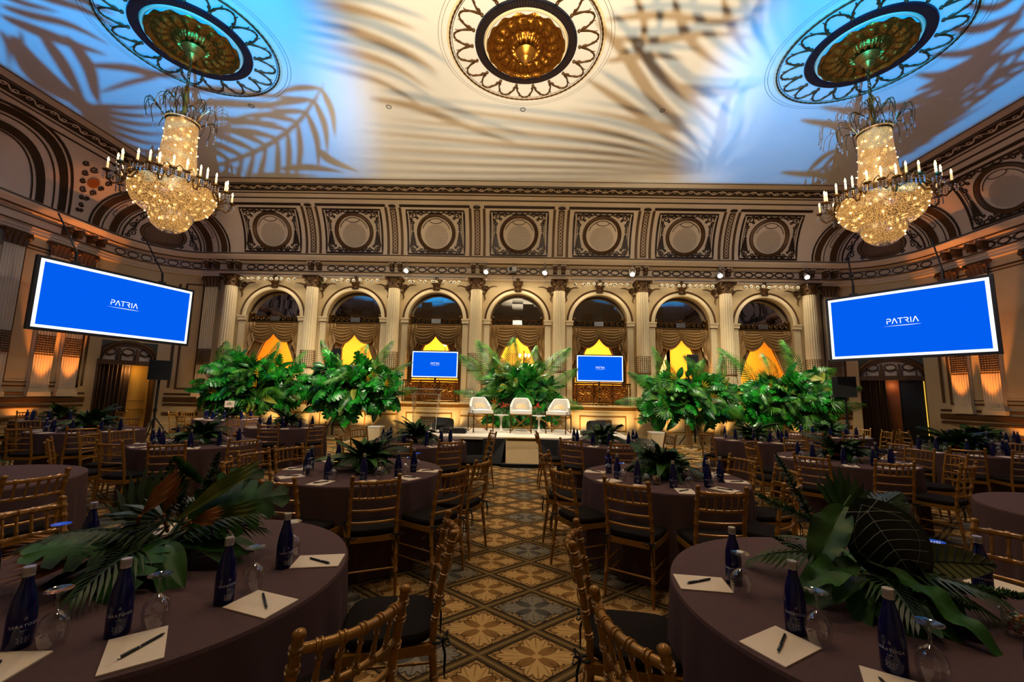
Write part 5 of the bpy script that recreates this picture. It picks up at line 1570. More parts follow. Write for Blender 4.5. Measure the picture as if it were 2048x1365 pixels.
for ti, (x, y, nm, ch) in enumerate(TABLES):
    S = SET.get(ti) or [(a + rs_.uniform(-4, 4), -5, 7) for a in ((168, 205, 240, 272, 305, 340, 15) if ti % 2 else (165, 200, 235, 265, 300, 335, 12))]
    if ti in (14, 15): S = [(s[0], -5, 7) for s in S if (120 < s[0] < 215 if ti == 14 else s[0] > 330)]
    bl, gl, nl = [], [], []
    for a, db, dg in S:
        ar = R(a)
        p = (x + .675*cos(ar), y + .675*sin(ar)); nl.append((screen_x((*p, .76)), p, a))
        ab = R(a + db); p = (x + .535*cos(ab), y + .535*sin(ab)); bl.append((screen_x((*p, .8)), p, a))
        ag = R(a + dg); p = (x + .54*cos(ag), y + .54*sin(ag)); gl.append((screen_x((*p, .8)), p, a))
    far = hypot(x, y) > 5.5
    for lst in (bl, gl, nl): lst.sort()
    for k, (sx, p, a) in enumerate(bl):
        li = 1 if far else 0
        b = bott[li] if not used_b[li] else dup(bott[li]); used_b[li] = True
        b.location = (p[0], p[1], .7605); b.rotation_euler = (0, 0, atan2(-p[1], -p[0]) + pi/2 + rs_.uniform(-.7, .7))
        tag(b, 'cobalt blue water bottle on the %s, %s' % (nm, ORD[k]), 'bottle', 'blue water bottles on the tables')
    for k, (sx, p, a) in enumerate(gl):
        li = 1 if far else 0
        if gob_first[li] is None: g = gob_first[li] = gob[li].build('upturned_goblet', M['glass'])
        else: g = gob_first[li].copy(); COL.objects.link(g)
        g.location = (p[0], p[1], .7605); tag(g, 'upside-down stemmed glass on the %s, %s' % (nm, ORD[k]), 'glass', 'upturned goblets on the tables')
    for k, (sx, p, a) in enumerate(nl):
        if note0 is None: q = note0 = make_note()
        else: q = note0.copy(); COL.objects.link(q)
        rz = R(a) - pi/2 + R(rs_.uniform(-6, 6))
        q.location = (p[0], p[1], .7605); q.rotation_euler = (0, 0, rz); tag(q, 'blank cream notepad on the %s, %s' % (nm, ORD[k]), 'notepad', 'notepads on the tables')
        if hypot(x, y) < 8.2:
            if pen0 is None: q = pen0 = make_pen()
            else: q = dup(pen0)
            q.location = (p[0] + rs_.uniform(-.015, .015), p[1] + rs_.uniform(-.015, .015), .7705); q.rotation_euler = (0, 0, rz + R(rs_.choice((-35, 30, 42, -48, 20))))
            tag(q, 'black ballpoint pen lying on a notepad, %s, %s' % (nm, ORD[k]), 'pen', 'pens on the notepads')
# tumblers of sweets
def make_sweets():
    root = empty('tumbler_of_sweets'); rnd = random.Random(6)
    g = MB(); g.lathe([(.001, .004), (.036, .004), (.038, .0), (.043, .085), (.041, .085), (.035, .008)], 20, cap=False); g.build('glass_tumbler', M['glass'], root)
    cols = [mat('sweet_red', srgb(170, 30, 46), .3), mat('sweet_white', srgb(226, 220, 210), .3), mat('sweet_green', srgb(70, 130, 60), .3), mat('sweet_gold', srgb(206, 150, 40), .3)]
    s = MB()
    for k in range(60):
        a = rnd.uniform(0, 2*pi); r = .030*sqrt(rnd.random()); s.ball((r*cos(a), r*sin(a), .014 + .06*rnd.random()), .0075, 6, 4, rnd.randrange(4), .7)
    tag(s.build('sweets', cols, root), kind='stuff')
    return root
sw0 = make_sweets(); first = True
for ti, a, r in ((1, -36, .36), (2, -43, .35), (3, -116, .44), (0, 60, .3), (4, -70, .38), (5, -70, .4), (6, -60, .36), (7, -90, .36), (14, -10, .42)):
    x, y, nm, ch = TABLES[ti]
    c = sw0 if first else dup(sw0); first = False
    c.location = (x + r*cos(R(a)), y + r*sin(R(a)), .7605); tag(c, 'small glass tumbler of wrapped sweets on the ' + nm, 'tumbler', 'tumblers of sweets')
# sign card on the back left table
root = empty('table_sign', (-7.45, 10.85, .7605), R(12), 'white card sign on a dark stand on the back left table', 'sign')
p = MB(); p.tube([(0, 0, 0), (0, 0, .33)], .006, 5); p.lathe([(.05, 0), (.05, .01), (.01, .02)], 12); p.build('stand', M['black'], root)
p = MB(); p.box((0, -.01, .40), (.23, .004, .17)); p.build('card', M['paper'], root)
p = MB(); p.box((0, -.0135, .43), (.05, .001, .018)); p.box((0, -.0135, .395), (.12, .001, .014)); p.build('dark_print', M['black'], root)
# ------------------------------------------------------------------ leaves (base at the origin, growing along +Y, upper side +Z)
rl = random.Random(77)
def frond(L=1.0, n=16, ll=.35, droop=.35, wd=.028, vee=.25, curl=0.0):
    m = MB()
    def rp(u): return Vector((curl*L*u*u, L*u*(1 - .12*droop*u), .10*L*sin(u*pi*.6) - droop*L*u*u))
    m.tube([tuple(rp(i/10)) for i in range(11)], [.010*(1 - .75*i/10) for i in range(11)], 4)
    for k in range(n):
        u = .12 + .88*(k + .5)/n; p = rp(u); t = (rp(min(1, u + .03)) - rp(u - .03)).normalized()
        l = ll*(sin(pi*(.12 + .82*u)))**.7*(1 - .25*u); a = R(64 - 40*u)
        for s in (-1, 1):
            side = Vector((s, 0, 0)); d = (t*cos(a) + side*sin(a)); d.z += vee*(.6 - u); d.normalize()
            w = Vector((0, 0, 1)).cross(d); w = w.normalized()*wd*.5
            q = p + d*l*.5; e = p + d*l; e.z -= l*(.22 + .3*rl.random()); q.z -= l*.03
            m.add([tuple(p - w*.35), tuple(p + w*.35), tuple(q + w), tuple(q - w), tuple(e)], [(0, 1, 2, 3), (3, 2, 4)])
    return m
def monstera(S=.4):
    m = MB()
    def z(x, y): return -.55*x*x/S - .28*(y*y)/S + .03*S
    nl = 6
    for s in (-1, 1):
        # solid inner lobe
        inner = []; outer = []
        for i in range(nl*4 + 1):
            u = i/(nl*4)
            a = R(-150 + 240*0) ; th = R(200 - 175*u) if True else 0
            # heart outline from the back lobe to the tip
            y = S*(-.22 + 1.22*u) ; x = S*.52*(sin(pi*(u*.86 + .12)))**.7*(1 - .25*u)
            k = i % 4; f = 1 if k in (1, 2, 3) else .45
            fi = .36
            outer.append((s*x*f, y + S*.04*(k - 2)*0 + S*.10*f)); inner.append((0, S*(-.02 + 1.0*u)))
        n = len(outer)
        vs = [(x, y, z(x, y)) for x, y in inner] + [(x*.45, (y*.5 + inner[i][1]*.5), z(x*.45, y)) for i, (x, y) in enumerate(outer)] + [(x, y, z(x, y)) for x, y in outer]
        fs = []
        for i in range(n - 1):
            fs.append((i, i + 1, n + i + 1, n + i)); fs.append((n + i, n + i + 1, 2*n + i + 1, 2*n + i))
        if s < 0: fs = [f[::-1] for f in fs]
        m.add(vs, fs, True)
    m.tube([(0, -.35*S, -.05*S), (0, 0, .03*S)], .008, 4)
    return m
def blade(L=.4, W=.14, droop=.3, wave=.0, nx=6, ny=10, stripe=False, fold=.25):
    m = MB(); vs = []
    for j in range(ny + 1):
        v = j/ny; w = W*.5*(sin(pi*min(1, v*.94 + .04)))**.75*(1 - .2*v)
        for i in range(nx + 1):
            u = 2*i/nx - 1; x = u*w
            vs.append((x, L*v, abs(u)*w*fold - droop*L*v*v + wave*sin(v*19)*abs(u)*w))
    fs = []; ms = []
    for j in range(ny):
        for i in range(nx):
            a = j*(nx + 1) + i; f = (a, a + 1, a + nx + 2, a + nx + 1)
            if stripe and abs(i - (nx - 1)/2) > .1 and (j + int(abs(i - (nx - 1)/2))) % 3 == 0: m.add([], []); ms.append(1)
            else: ms.append(0)
            fs.append(f)
    o = len(m.v); m.v.extend(vs)
    for f, q in zip(fs, ms): m.f.append(tuple(k + o for k in f)); m.s.append(True); m.m.append(q)
    m.tube([(0, -.25*L, -.02), (0, 0, 0)], .006, 4)
    return m
def fan(L=.4, n=15, spread=150, droop=.25, wd=.05):
    m = MB()
    for k in range(n):
        a = R(-spread/2 + spread*k/(n - 1)); d = Vector((sin(a), cos(a), 0)); w = Vector((cos(a), -sin(a), 0))*wd*.5
        l = L*(1 - .18*abs(2*k/(n - 1) - 1)); zz = .012*(k % 2)
        p1 = d*l*.55; p2 = d*l
        m.add([(0, 0, 0), tuple(p1 - w + Vector((0, 0, zz - droop*l*.2))), tuple(p1 + w + Vector((0, 0, -droop*l*.2 - zz))), tuple(p2 + Vector((0, 0, -droop*l*(.7 + .3*rl.random()))))], [(0, 2, 1), (1, 2, 3)])
    m.tube([(0, -.5*L, -.1*L), (0, 0, 0)], .007, 4)
    return m
def plume(L=.3, r=.035):
    """feathery foxtail fern"""
    m = MB(); m.tube([(0, 0, 0), (0, L, 0)], .003, 4)
    for k in range(420):
        u = rl.random(); a = rl.uniform(0, 2*pi); rr = r*(sin(pi*min(1, u*.9 + .1)))**.6; b = Vector((cos(a), .5, sin(a)))
        p = Vector((0, L*u, 0)); e = p + b*rr; w = Vector((-sin(a), 0, cos(a)))*.0045
        m.add([tuple(p), tuple(e*.5 + p*.5 + w), tuple(e), tuple(e*.5 + p*.5 - w)], [(0, 1, 2, 3)])
    return m
def birdflower(S=.22):
    m = MB()
    for k in range(4):
        a = R(-28 + 22*k); m.add([(0, 0, 0), (S*.5*sin(a) - .012, S*.5*cos(a), .03), (S*sin(a), S*cos(a), .02), (S*.5*sin(a) + .016, S*.5*cos(a), .03)], [(0, 1, 2, 3)])
    return m
def place(base, d, up=None, roll=0.0, s=1.0):
    d = Vector(d).normalized(); up = Vector(up if up is not None else (0, 0, 1))
    x = d.cross(up)
    if x.length < 1e-3: x = d.cross(Vector((1, 0, 0)))
    x.normalize(); z = x.cross(d)
    if roll:
        q = Matrix.Rotation(roll, 3, d); x = q @ x; z = q @ z
    m3 = Matrix((x, d, z)).transposed()*s
    return Matrix.Translation(base) @ m3.to_4x4()
KIT = dict(palm=[frond(1.0, 22, .34, .30, .026), frond(1.0, 20, .38, .5, .028, .3, .08), frond(1.0, 24, .28, .2, .022, .35, -.06)],
           mons=[monstera(.46), monstera(.40), monstera(.52)],
           broad=[blade(.5, .22, .3), blade(.55, .2, .45, .1), blade(.45, .26, .2)],
           fanp=[fan(.5, 17, 170, .3), fan(.5, 15, 130, .15)])
def arrangement(name, c, hw, hd, hh, label, counts, seed, tall=(), stand_h=.0):
    rnd = random.Random(seed); root = empty(name, (c[0], c[1], 0), 0, label, 'plant', 'tall tropical arrangements')
    P = {k: MB() for k in ('palm', 'mons', 'broad', 'fanp', 'lime', 'flow', 'stem')}
    def pt(th, ph, f): return Vector((hw*f*cos(ph)*cos(th), hd*f*cos(ph)*sin(th), c[2] + hh*f*sin(ph)))
    for kind, n in counts.items():
        for i in range(n):
            th = rnd.uniform(-pi*.98, -pi*.02) if rnd.random() < .85 else rnd.uniform(0, pi); ph = rnd.uniform(-1.0, 1.15)
            f = rnd.uniform(.60, 1.0) if kind != 'palm' else rnd.uniform(.35, .75)
            b = pt(th, ph, f)
            k_ = .8 if kind in ('palm', 'fanp') else .45
            d = Vector((cos(ph)*cos(th)*1.3, cos(ph)*sin(th), sin(ph)*.9))*k_ + Vector((rnd.uniform(-.7, .7), rnd.uniform(-.35, .0), rnd.uniform(-.95, .35)))
            up = Vector((0, -1.0, .45)) + Vector((rnd.uniform(-.4, .4), rnd.uniform(-.2, .2), rnd.uniform(-.3, .3)))
            src = 'palm' if kind == 'palm' else {'mons': 'mons', 'broad': 'broad', 'fanp': 'fanp', 'lime': 'broad'}[kind]
            g = rnd.choice(KIT[src]); s = rnd.uniform(.75, 1.15)*(.72 if kind == 'palm' else .92)
            if kind == 'palm' and ph < -.2: s *= .8
            P[kind].merge(g, place(b, d, up, rnd.uniform(-.5, .5), s))
    for bx, bz, dx, dz, s in tall:
        s *= 1.18
        d = Vector((dx, rnd.uniform(-.35, .05), dz)); P['palm'].merge(rnd.choice(KIT['palm']), place(Vector((bx, rnd.uniform(-.1, .2), bz)), d, Vector((-dx*.3, -.9, .4)), rnd.uniform(-.3, .3), s))
    for i in range(4):
        th = rnd.uniform(-2.6, -.5); b = pt(th, rnd.uniform(-.3, .6), 1.0); fb = MB(); fb.merge(birdflower(.26), place(b, (rnd.uniform(-.8, .8), -.3, .5), (0, -1, .3))); fb.build('bird_of_paradise_flower', M['orange'], root)
    for i in range(30):
        b = pt(rnd.uniform(-pi, 0), rnd.uniform(-.6, .9), rnd.uniform(.5, .85)); P['stem'].tube([(0, 0, c[2] - hh*.5), tuple(b*.5 + Vector((0, 0, c[2]*.5))), tuple(b)], .012, 4)
    for k, nm, mt in (('palm', 'palm_fronds', 'palm'), ('mons', 'monstera_leaves', 'mons'), ('broad', 'broad_leaves', 'deep'), ('fanp', 'fan_palm_leaves', 'palm'), ('lime', 'yellow_green_leaves', 'lime'), ('flow', 'bird_of_paradise_flowers', 'orange'), ('stem', 'stems', 'olive')):
        if P[k].v: P[k].build(nm, M[mt], root)
    z1 = c[2] - hh*.45
    s = MB(); s.lathe([(.24, 0), (.24, .04), (.10, .08), (.08, z1*.5), (.10, z1 - .3), (.22, z1 - .1), (.28, z1 + .06), (.26, z1 + .06), (.2, z1 - .05), (.001, z1 - .06)], 20); s.build('tall_urn', M['cream'], root)
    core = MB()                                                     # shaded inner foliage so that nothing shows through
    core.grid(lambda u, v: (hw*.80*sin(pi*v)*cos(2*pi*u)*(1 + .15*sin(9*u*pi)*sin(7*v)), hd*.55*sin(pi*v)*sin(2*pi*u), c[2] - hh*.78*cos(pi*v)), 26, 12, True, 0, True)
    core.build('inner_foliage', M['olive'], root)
    return root
CN = dict(palm=46, mons=80, broad=70, fanp=22, lime=8)
arrangement('tropical_plant', (-8.2, 12.95, 1.66), 1.62, .66, .86, 'tall tropical leaf arrangement left of the stage, nearest the left screen', CN, 1,
            ((-.8, 1.9, -.45, .9, 1.25), (-.6, 2.0, -.75, .6, 1.1), (-1.0, 1.6, -1, .15, 1.0), (.5, 2.0, .15, .9, .9), (.9, 2.0, .5, .8, .8), (-.3, 2.0, -.15, .9, .8), (-1.0, 1.3, -1, -.3, .9)))
arrangement('tropical_plant', (-5.15, 12.95, 1.68), 1.5, .66, .90, 'tall tropical leaf arrangement left of the stage, nearer the lectern', dict(CN, mons=100, palm=34), 2,
            ((-.6, 2.1, -.2, .9, .9), (.7, 2.1, .45, .8, 1.0), (1.0, 1.9, .8, .6, .9), (.2, 2.2, .1, .9, .75), (1.1, 1.5, 1, .1, .9)))
arrangement('tropical_plant', (.10, 13.05, 1.55), 1.2, .55, 1.05, 'tall tropical leaf arrangement behind the white chairs on the stage', dict(palm=80, mons=40, broad=50, fanp=18, lime=12), 3,
            ((-.6, 1.9, -.35, .9, 1.35), (-.8, 1.7, -.55, .8, 1.25), (-.2, 2.0, -.1, .95, 1.1), (.6, 1.9, .55, .85, 1.3), (.8, 1.6, .8, .6, 1.1), (.3, 2.0, .2, .9, 1.0), (-.9, 1.3, -.95, .4, 1.0), (.9, 1.2, .95, .2, .9)))
arrangement('tropical_plant', (5.25, 12.85, 1.52), 1.5, .66, .80, 'tall tropical leaf arrangement right of the stage, nearer the chairs', dict(CN, palm=64, mons=60), 4,
            ((-.7, 1.8, -.1, 1, 1.15), (-1.0, 1.6, -.7, .7, .9), (.6, 1.8, -.5, .8, 1.1), (1.0, 1.8, .2, .9, 1.0), (.2, 1.9, .3, .8, .8), (-1.1, 1.3, -1, .2, .9)))
arrangement('tropical_plant', (8.2, 12.85, 1.52), 1.6, .66, .90, 'tall tropical leaf arrangement right of the stage, nearest the right screen', dict(CN, palm=50), 5,
            ((-.8, 1.8, -.45, .9, 1.35), (-.2, 2.0, -.1, .9, .9), (.3, 2.0, .05, 1, 1.25), (.7, 1.9, .6, .7, 1.1), (1.0, 1.6, .95, .35, 1.1), (-1.1, 1.5, -.7, .6, 1.0), (1.1, 1.3, 1, .1, 1.0)))

# ------------------------------------------------------------------ table centrepieces
def gold_bowl(root):
    b = MB(); b.lathe([(.07, 0), (.085, .004), (.12, .05), (.125, .085), (.12, .088), (.112, .085), (.105, .05), (.001, .03)], 28); b.build('gold_bowl', M['goldbowl'], root)
M['goldbowl'] = mat('polished_brass', srgb(190, 130, 60), .18, metal=1, var=.2, scale=10)
def centrepiece(name, seed, spread=1.0):
    rnd = random.Random(seed); root = empty(name)
    gold_bowl(root)
    P = {k: MB() for k in ('palm', 'broad', 'mons', 'fern', 'lime')}
    kit = dict(palm=[frond(.42, 13, .16, .35, .014), frond(.38, 12, .18, .5, .016)], broad=[blade(.3, .12, .35), blade(.34, .10, .5, .1)], mons=[monstera(.24), monstera(.2)], lime=[blade(.3, .09, .5), blade(.26, .1, .35)])
    for k, n in (('palm', 9), ('broad', 24), ('mons', 14), ('lime', 3)):
        for i in range(n):
            a = rnd.uniform(0, 2*pi); e = rnd.uniform(-.15, 1.15); r0 = rnd.uniform(.02, .10)
            d = Vector((cos(a)*cos(e), sin(a)*cos(e), sin(e)))
            P[k].merge(rnd.choice(kit[k]), place(Vector((r0*cos(a), r0*sin(a), .08 + .05*rnd.random())), d, Vector((0, 0, 1)) if e < .8 else Vector((-cos(a), -sin(a), .3)), rnd.uniform(-.5, .5), rnd.uniform(.75, 1.15)*spread))
    for i in range(3):
        a = rnd.uniform(0, 2*pi); P['fern'].merge(plume(.26, .03), place(Vector((0, 0, .1)), (cos(a)*.6, sin(a)*.6, .8)))
    for k, nm, mt in (('palm', 'palm_leaves', 'olive'), ('broad', 'broad_leaves', 'leafdark'), ('mons', 'monstera_leaves', 'leafdark'), ('fern', 'foxtail_fern', 'fern'), ('lime', 'pale_leaves', 'lime2')):
        P[k].build(nm, M[mt], root)
    return root
M['leafdark'] = leafmat('dark_table_leaf', srgb(22, 54, 12), srgb(50, 96, 24), .5, 6, .25)
M['lime2'] = leafmat('muted_yellow_leaf', srgb(70, 88, 26), srgb(118, 124, 44), .45)
cps = [centrepiece('leaf_centrepiece', 31), centrepiece('leaf_centrepiece', 32, 1.08)]
usedc = [False, False]
for ti, (x, y, nm, ch) in enumerate(TABLES):
    if ti < 2: continue
    k = ti % 2
    c = cps[k] if not usedc[k] else dup(cps[k]); usedc[k] = True
    dx = -.25 if ti == 14 else 0
    c.location = (x + dx, y + .02, .7605); c.rotation_euler = (0, 0, ti*1.7); c.scale = (1.15,)*3 if ti in (10, 11) else (1, 1, 1)
    tag(c, 'low green leaf centrepiece on the ' + nm, 'centrepiece', 'leaf centrepieces on the tables')

# the two centrepieces nearest the camera, leaf by leaf
def veined(S=.26):
    """dark heart leaf with white veins"""
    m = MB()
    def prof(y): return S*.46*(sin(pi*min(1, (y/S + .18)/1.18*.95 + .03)))**.62
    def zz(x, y): return -.5*x*x/S - .15*y*y/S
    ny, nx = 14, 8; vs = []
    for j in range(ny + 1):
        y = S*(-.16 + 1.16*j/ny)
        for i in range(nx + 1):
            u = 2*i/nx - 1; x = u*prof(y); vs.append((x, y - (S*.05*(1 - abs(u))**2 if j == 0 else 0) + abs(u)*S*.03, zz(x, y)))
    m.add(vs, [(j*(nx + 1) + i, j*(nx + 1) + i + 1, (j + 1)*(nx + 1) + i + 1, (j + 1)*(nx + 1) + i) for j in range(ny) for i in range(nx)], True, 0)
    v = MB()
    def vein(p, w): 
        q = [(x, y, zz(x, y) + .0022) for x, y in p]; v.tube(q, [w*(1 - .6*i/len(q)) for i in range(len(q))], 4)
    vein([(0, S*(-.02 + .98*i/10)) for i in range(11)], .0016)
    for s in (-1, 1):
        for k in range(6):
            y0 = S*(.0 + .13*k); r = prof(y0 + S*.16)*.86
            vein([(s*r*u, y0 + S*.17*u**1.4) for u in (0, .25, .5, .75, 1)], .0011)
        vein([(s*S*.40*sin(pi*u)*.9, S*(-.10 + .98*u)) for u in [i/12 for i in range(13)]], .0008)
        vein([(0, 0), (s*S*.15, -S*.06), (s*S*.26, -S*.10)], .0012)
    return m, v
def hero(name, loc, label, spec, rot=0):
    root = empty(name, loc, rot, label, 'centrepiece', None); gold_bowl(root)
    parts = {}
    for key, nm, mt, g, base, d, up, roll, s in spec:
        parts.setdefault((nm, mt), MB()).merge(g, place(Vector(base), d, Vector(up), roll, s))
    for (nm, mt), mb_ in parts.items(): mb_.build(nm, M[mt] if isinstance(mt, str) else mt, root)
    return root
M['lime3'] = leafmat('mid_green_leaf', srgb(30, 60, 20), srgb(54, 90, 32), .45)
Z = (0, 0, 1); TOC = (.3, -.8, .6)
sp1 = []
ra = random.Random(9)
for i in range(16):                                                 # dark underlayer drooping over the bowl
    a = ra.uniform(0, 2*pi); sp1.append((0, 'broad_leaves', 'leafdark', blade(.34, .13, .4, .1), (.06*cos(a), .06*sin(a), .09), (cos(a), sin(a), ra.uniform(-.1, .5)), Z, ra.uniform(-.4, .4), ra.uniform(.8, 1.1)))
for i in range(10):
    a = ra.uniform(0, 2*pi); sp1.append((0, 'palm_leaves', 'olive', frond(.42, 14, .17, .35, .013), (.04*cos(a), .04*sin(a), .10), (cos(a), sin(a), ra.uniform(.1, .8)), Z, ra.uniform(-.4, .4), ra.uniform(.8, 1.0)))
mo = monstera(.30)
sp1 += [(0, 'monstera_leaves', 'leafdark', mo, (.16, .04, .22), (.9, .25, .35), (0, -.75, .6), 0, 1.05), (0, 'monstera_leaves', 'leafdark', mo, (.10, .10, .20), (.5, .5, .75), (.2, -.9, .3), 0, .95), (0, 'monstera_leaves', 'leafdark', mo, (-.05, -.10, .14), (-.4, -.5, .2), (0, -.5, .9), 0, 1.0), (0, 'monstera_leaves', 'leafdark', mo, (.02, -.12, .12), (.2, -.8, -.2), (0, -.2, 1), .3, .9),
        (0, 'fan_palm_leaves', 'olive', fan(.30, 15, 120, .25, .03), (-.14, .05, .16), (-.35, .1, .95), (0, -1, .2), 0, 1), (0, 'fan_palm_leaves', 'olive', fan(.26, 13, 120, .4, .028), (.04, -.05, .22), (-.5, -.4, .15), (0, -.6, .8), 0, 1),
        (0, 'dry_tipped_palm', 'rust', fan(.30, 11, 40, .1, .028), (-.20, -.12, .14), (-.9, -.45, .02), (0, -.6, .8), 0, 1.0), (0, 'dry_tipped_palm', 'rust', fan(.26, 9, 30, .1, .026), (-.12, -.20, .12), (-.6, -.8, -.05), (0, -.5, .9), 0, 1.0), (0, 'dry_tipped_palm', 'rust', fan(.30, 9, 30, .1, .026), (.0, -.14, .26), (.5, -.25, .5), (-.3, -.8, .4), 0, 1.0), (0, 'dry_tipped_palm', 'rust', fan(.2, 7, 30, .1, .02), (.18, -.08, .22), (.8, -.3, .3), (-.3, -.8, .4), 0, 1.0), (0, 'dry_tipped_palm', 'rust', fan(.24, 8, 34, .2, .022), (.02, -.04, .24), (.25, -.3, .65), (-.3, -.8, .2), 0, 1.0), (0, 'dry_tipped_palm', 'rust', fan(.22, 7, 30, .1, .02), (-.03, -.10, .18), (-.2, -.45, -.5), (0, -.9, .3), 0, .9),
        (0, 'striped_palm_spears', 'lime2', fan(.46, 9, 16, .12, .03), (.02, .0, .18), (.62, .25, .62), (-.4, -.8, .3), 0, 1.0), (0, 'striped_palm_spears', 'lime2', fan(.34, 8, 18, .1, .03), (.08, .02, .16), (.95, .1, .35), (-.2, -.8, .4), 0, 1.0),
        (0, 'foxtail_fern', 'fern', plume(.34, .035), (-.10, .12, .14), (-.30, .35, .8), Z, 0, 1), (0, 'foxtail_fern', 'fern', plume(.34, .04), (.04, .12, .16), (.05, .3, .9), Z, 0, 1), (0, 'foxtail_fern', 'fern', plume(.24, .035), (-.02, .12, .18), (-.25, .2, .7), Z, 0, 1), (0, 'foxtail_fern', 'fern', plume(.22, .03), (.05, .14, .34), (-.75, .1, .5), Z, 0, 1),
        (0, 'bright_green_leaf', 'lime3', blade(.24, .09, .4, 0, 6, 12, False), (.11, -.10, .14), (.55, -.5, -.15), (.2, -.6, .8), 0, .95)]
hero('leaf_centrepiece', (-1.60, 1.98, .7605), 'wide leaf centrepiece with ferns and dry-tipped palm on the front left table', sp1)
vl, vv = veined(.30)
M['calathea'] = leafmat('olive_striped_leaf', srgb(62, 66, 26), srgb(92, 92, 40), .5)
sp2 = []
for i in range(13):
    a = ra.uniform(0, 2*pi); sp2.append((0, 'broad_leaves', 'leafdark', blade(.32, .13, .45, .1), (.05*cos(a), .05*sin(a), .09), (cos(a), sin(a), ra.uniform(-.1, .35)), Z, ra.uniform(-.4, .4), ra.uniform(.8, 1.05)))
for i in range(7):
    a = ra.uniform(0, 2*pi); sp2.append((0, 'palm_leaves', 'olive', frond(.40, 14, .16, .35, .013), (.04*cos(a), .04*sin(a), .10), (cos(a), sin(a), ra.uniform(.0, .5)), Z, ra.uniform(-.4, .4), ra.uniform(.8, 1.0)))
for i in range(5):
    a = ra.uniform(0, 2*pi); sp2.append((0, 'foxtail_fern', 'fern', plume(.28, .03), (.05*cos(a), .05*sin(a), .09), (cos(a), sin(a), ra.uniform(-.1, .3)), Z, 0, 1))
face = (-.55, -.75, .45)
AP = ((-.02, -.08, .36), (.42, -.25, -.85), (-.45, -.72, .30))
sp2 += [(0, 'dark_anthurium_leaf', 'navyleaf', vl, *AP, 0, 1.0), (0, 'white_veins', 'vein', vv, *AP, 0, 1.0),
        (0, 'curled_green_leaf', 'lime3', blade(.34, .16, .2, .25, 8, 12, False, .5), (-.05, .0, .36), (-.62, -.30, -.55), (-.5, -.6, .6), 0, .95),
        (0, 'curled_green_leaf', 'lime3', blade(.36, .17, .3, .15, 8, 12, False, .3), (.10, .0, .26), (.35, -.55, -.45), (.3, -.6, .75), 0, 1.0),
        (0, 'calathea_leaf', 'calathea', blade(.32, .14, .1, 0, 6, 24, False), (.12, -.06, .17), (.95, -.25, .08), (.05, -.85, .55), 0, 1.0),
        (0, 'ruffled_leaf', 'leafdark', blade(.36, .12, .25, .35, 8, 16), (.0, -.12, .16), (.35, -.8, -.25), (.1, -.35, .9), 0, 1.0), (0, 'ruffled_leaf', 'leafdark', blade(.34, .12, .2, .35, 8, 16), (-.08, -.08, .16), (-.75, -.35, .02), (-.1, -.5, .9), 0, 1.0),
        (0, 'fan_palm_leaves', 'lime3', fan(.26, 9, 70, .05, .05), (.06, .12, .26), (.15, .3, .85), (-.1, -1, .2), 0, 1.0),
        (0, 'palm_leaves', 'olive', frond(.40, 12, .15, .15, .016), (.10, .10, .24), (.9, .35, .25), (0, -.5, .9), 0, 1.0), (0, 'palm_leaves', 'olive', frond(.36, 12, .14, .15, .022), (.06, .08, .26), (.8, .2, .4), (0, -.6, .8), 0, .9),
        (0, 'foxtail_fern', 'fern', plume(.34, .035), (-.08, .14, .24), (-.30, .3, .9), Z, 0, 1), (0, 'foxtail_fern', 'fern', plume(.26, .03), (-.10, .12, .26), (-.75, .2, .35), Z, 0, 1), (0, 'foxtail_fern', 'fern', plume(.32, .03), (.16, -.10, .10), (.9, -.3, .0), Z, 0, 1)]
M['navyleaf'] = leafmat('near_black_leaf', srgb(12, 24, 12), srgb(20, 36, 18), .35)
M['vein'] = leafmat('white_vein', srgb(170, 178, 160), srgb(190, 196, 178), .5)

h2 = hero('leaf_centrepiece', (1.46, 1.86, .7605), 'leaf centrepiece with a white-veined dark heart leaf on the front right table', sp2)
# dark feather veins on the olive leaf
for ch_ in list(h2.children):
    if ch_.name.startswith('calathea'):
        v = MB(); Mx = place(Vector((.12, -.06, .17)), (.95, -.25, .08), Vector((.05, -.85, .55)))
        tmp = MB(); L, W = .32, .14
        for j in range(1, 11):
            for s in (-1, 1):
                pts = []
                for k in range(5):
                    u = k/4*.92; yv = min(.99, j/11 + .10*u); w = W*.5*(sin(pi*min(1, yv*.94 + .04)))**.75*(1 - .2*yv); pts.append((s*u*w, L*yv, u*w*.25 - .1*L*yv*yv + .002))
                tmp.tube(pts, .0016, 4)
        tmp.tube([(0, L*i/8, -.1*L*(i/8)**2 + .002) for i in range(9)], .0022, 4)
        v.merge(tmp, Mx); v.build('dark_veins', M['navyleaf'], ch_)
LS = .8; GOB = 11000
# ------------------------------------------------------------------ camera
cam = bpy.data.cameras.new('camera'); cam.sensor_width = 36; cam.lens = 829.29/2048*36; cam.clip_start = .05; cam.clip_end = 100
co = bpy.data.objects.new('camera', cam); COL.objects.link(co)
co.matrix_world = Matrix.Translation((0, 0, CAMH)) @ Matrix((CAMR, CAMU, -CAMF)).transposed().to_4x4()
SC.camera = co

# ------------------------------------------------------------------ lights
def light(name, ty, loc, col, energy, **kw):
    l = bpy.data.lights.new(name, ty); l.color = col; l.energy = energy
    for k, v in kw.items(): setattr(l, k, v)
    o = bpy.data.objects.new(name, l); COL.objects.link(o); o.location = loc; return o
def aim(o, p):
    d = Vector(p) - o.location; o.rotation_euler = d.to_track_quat('-Z', 'Y').to_euler(); return o

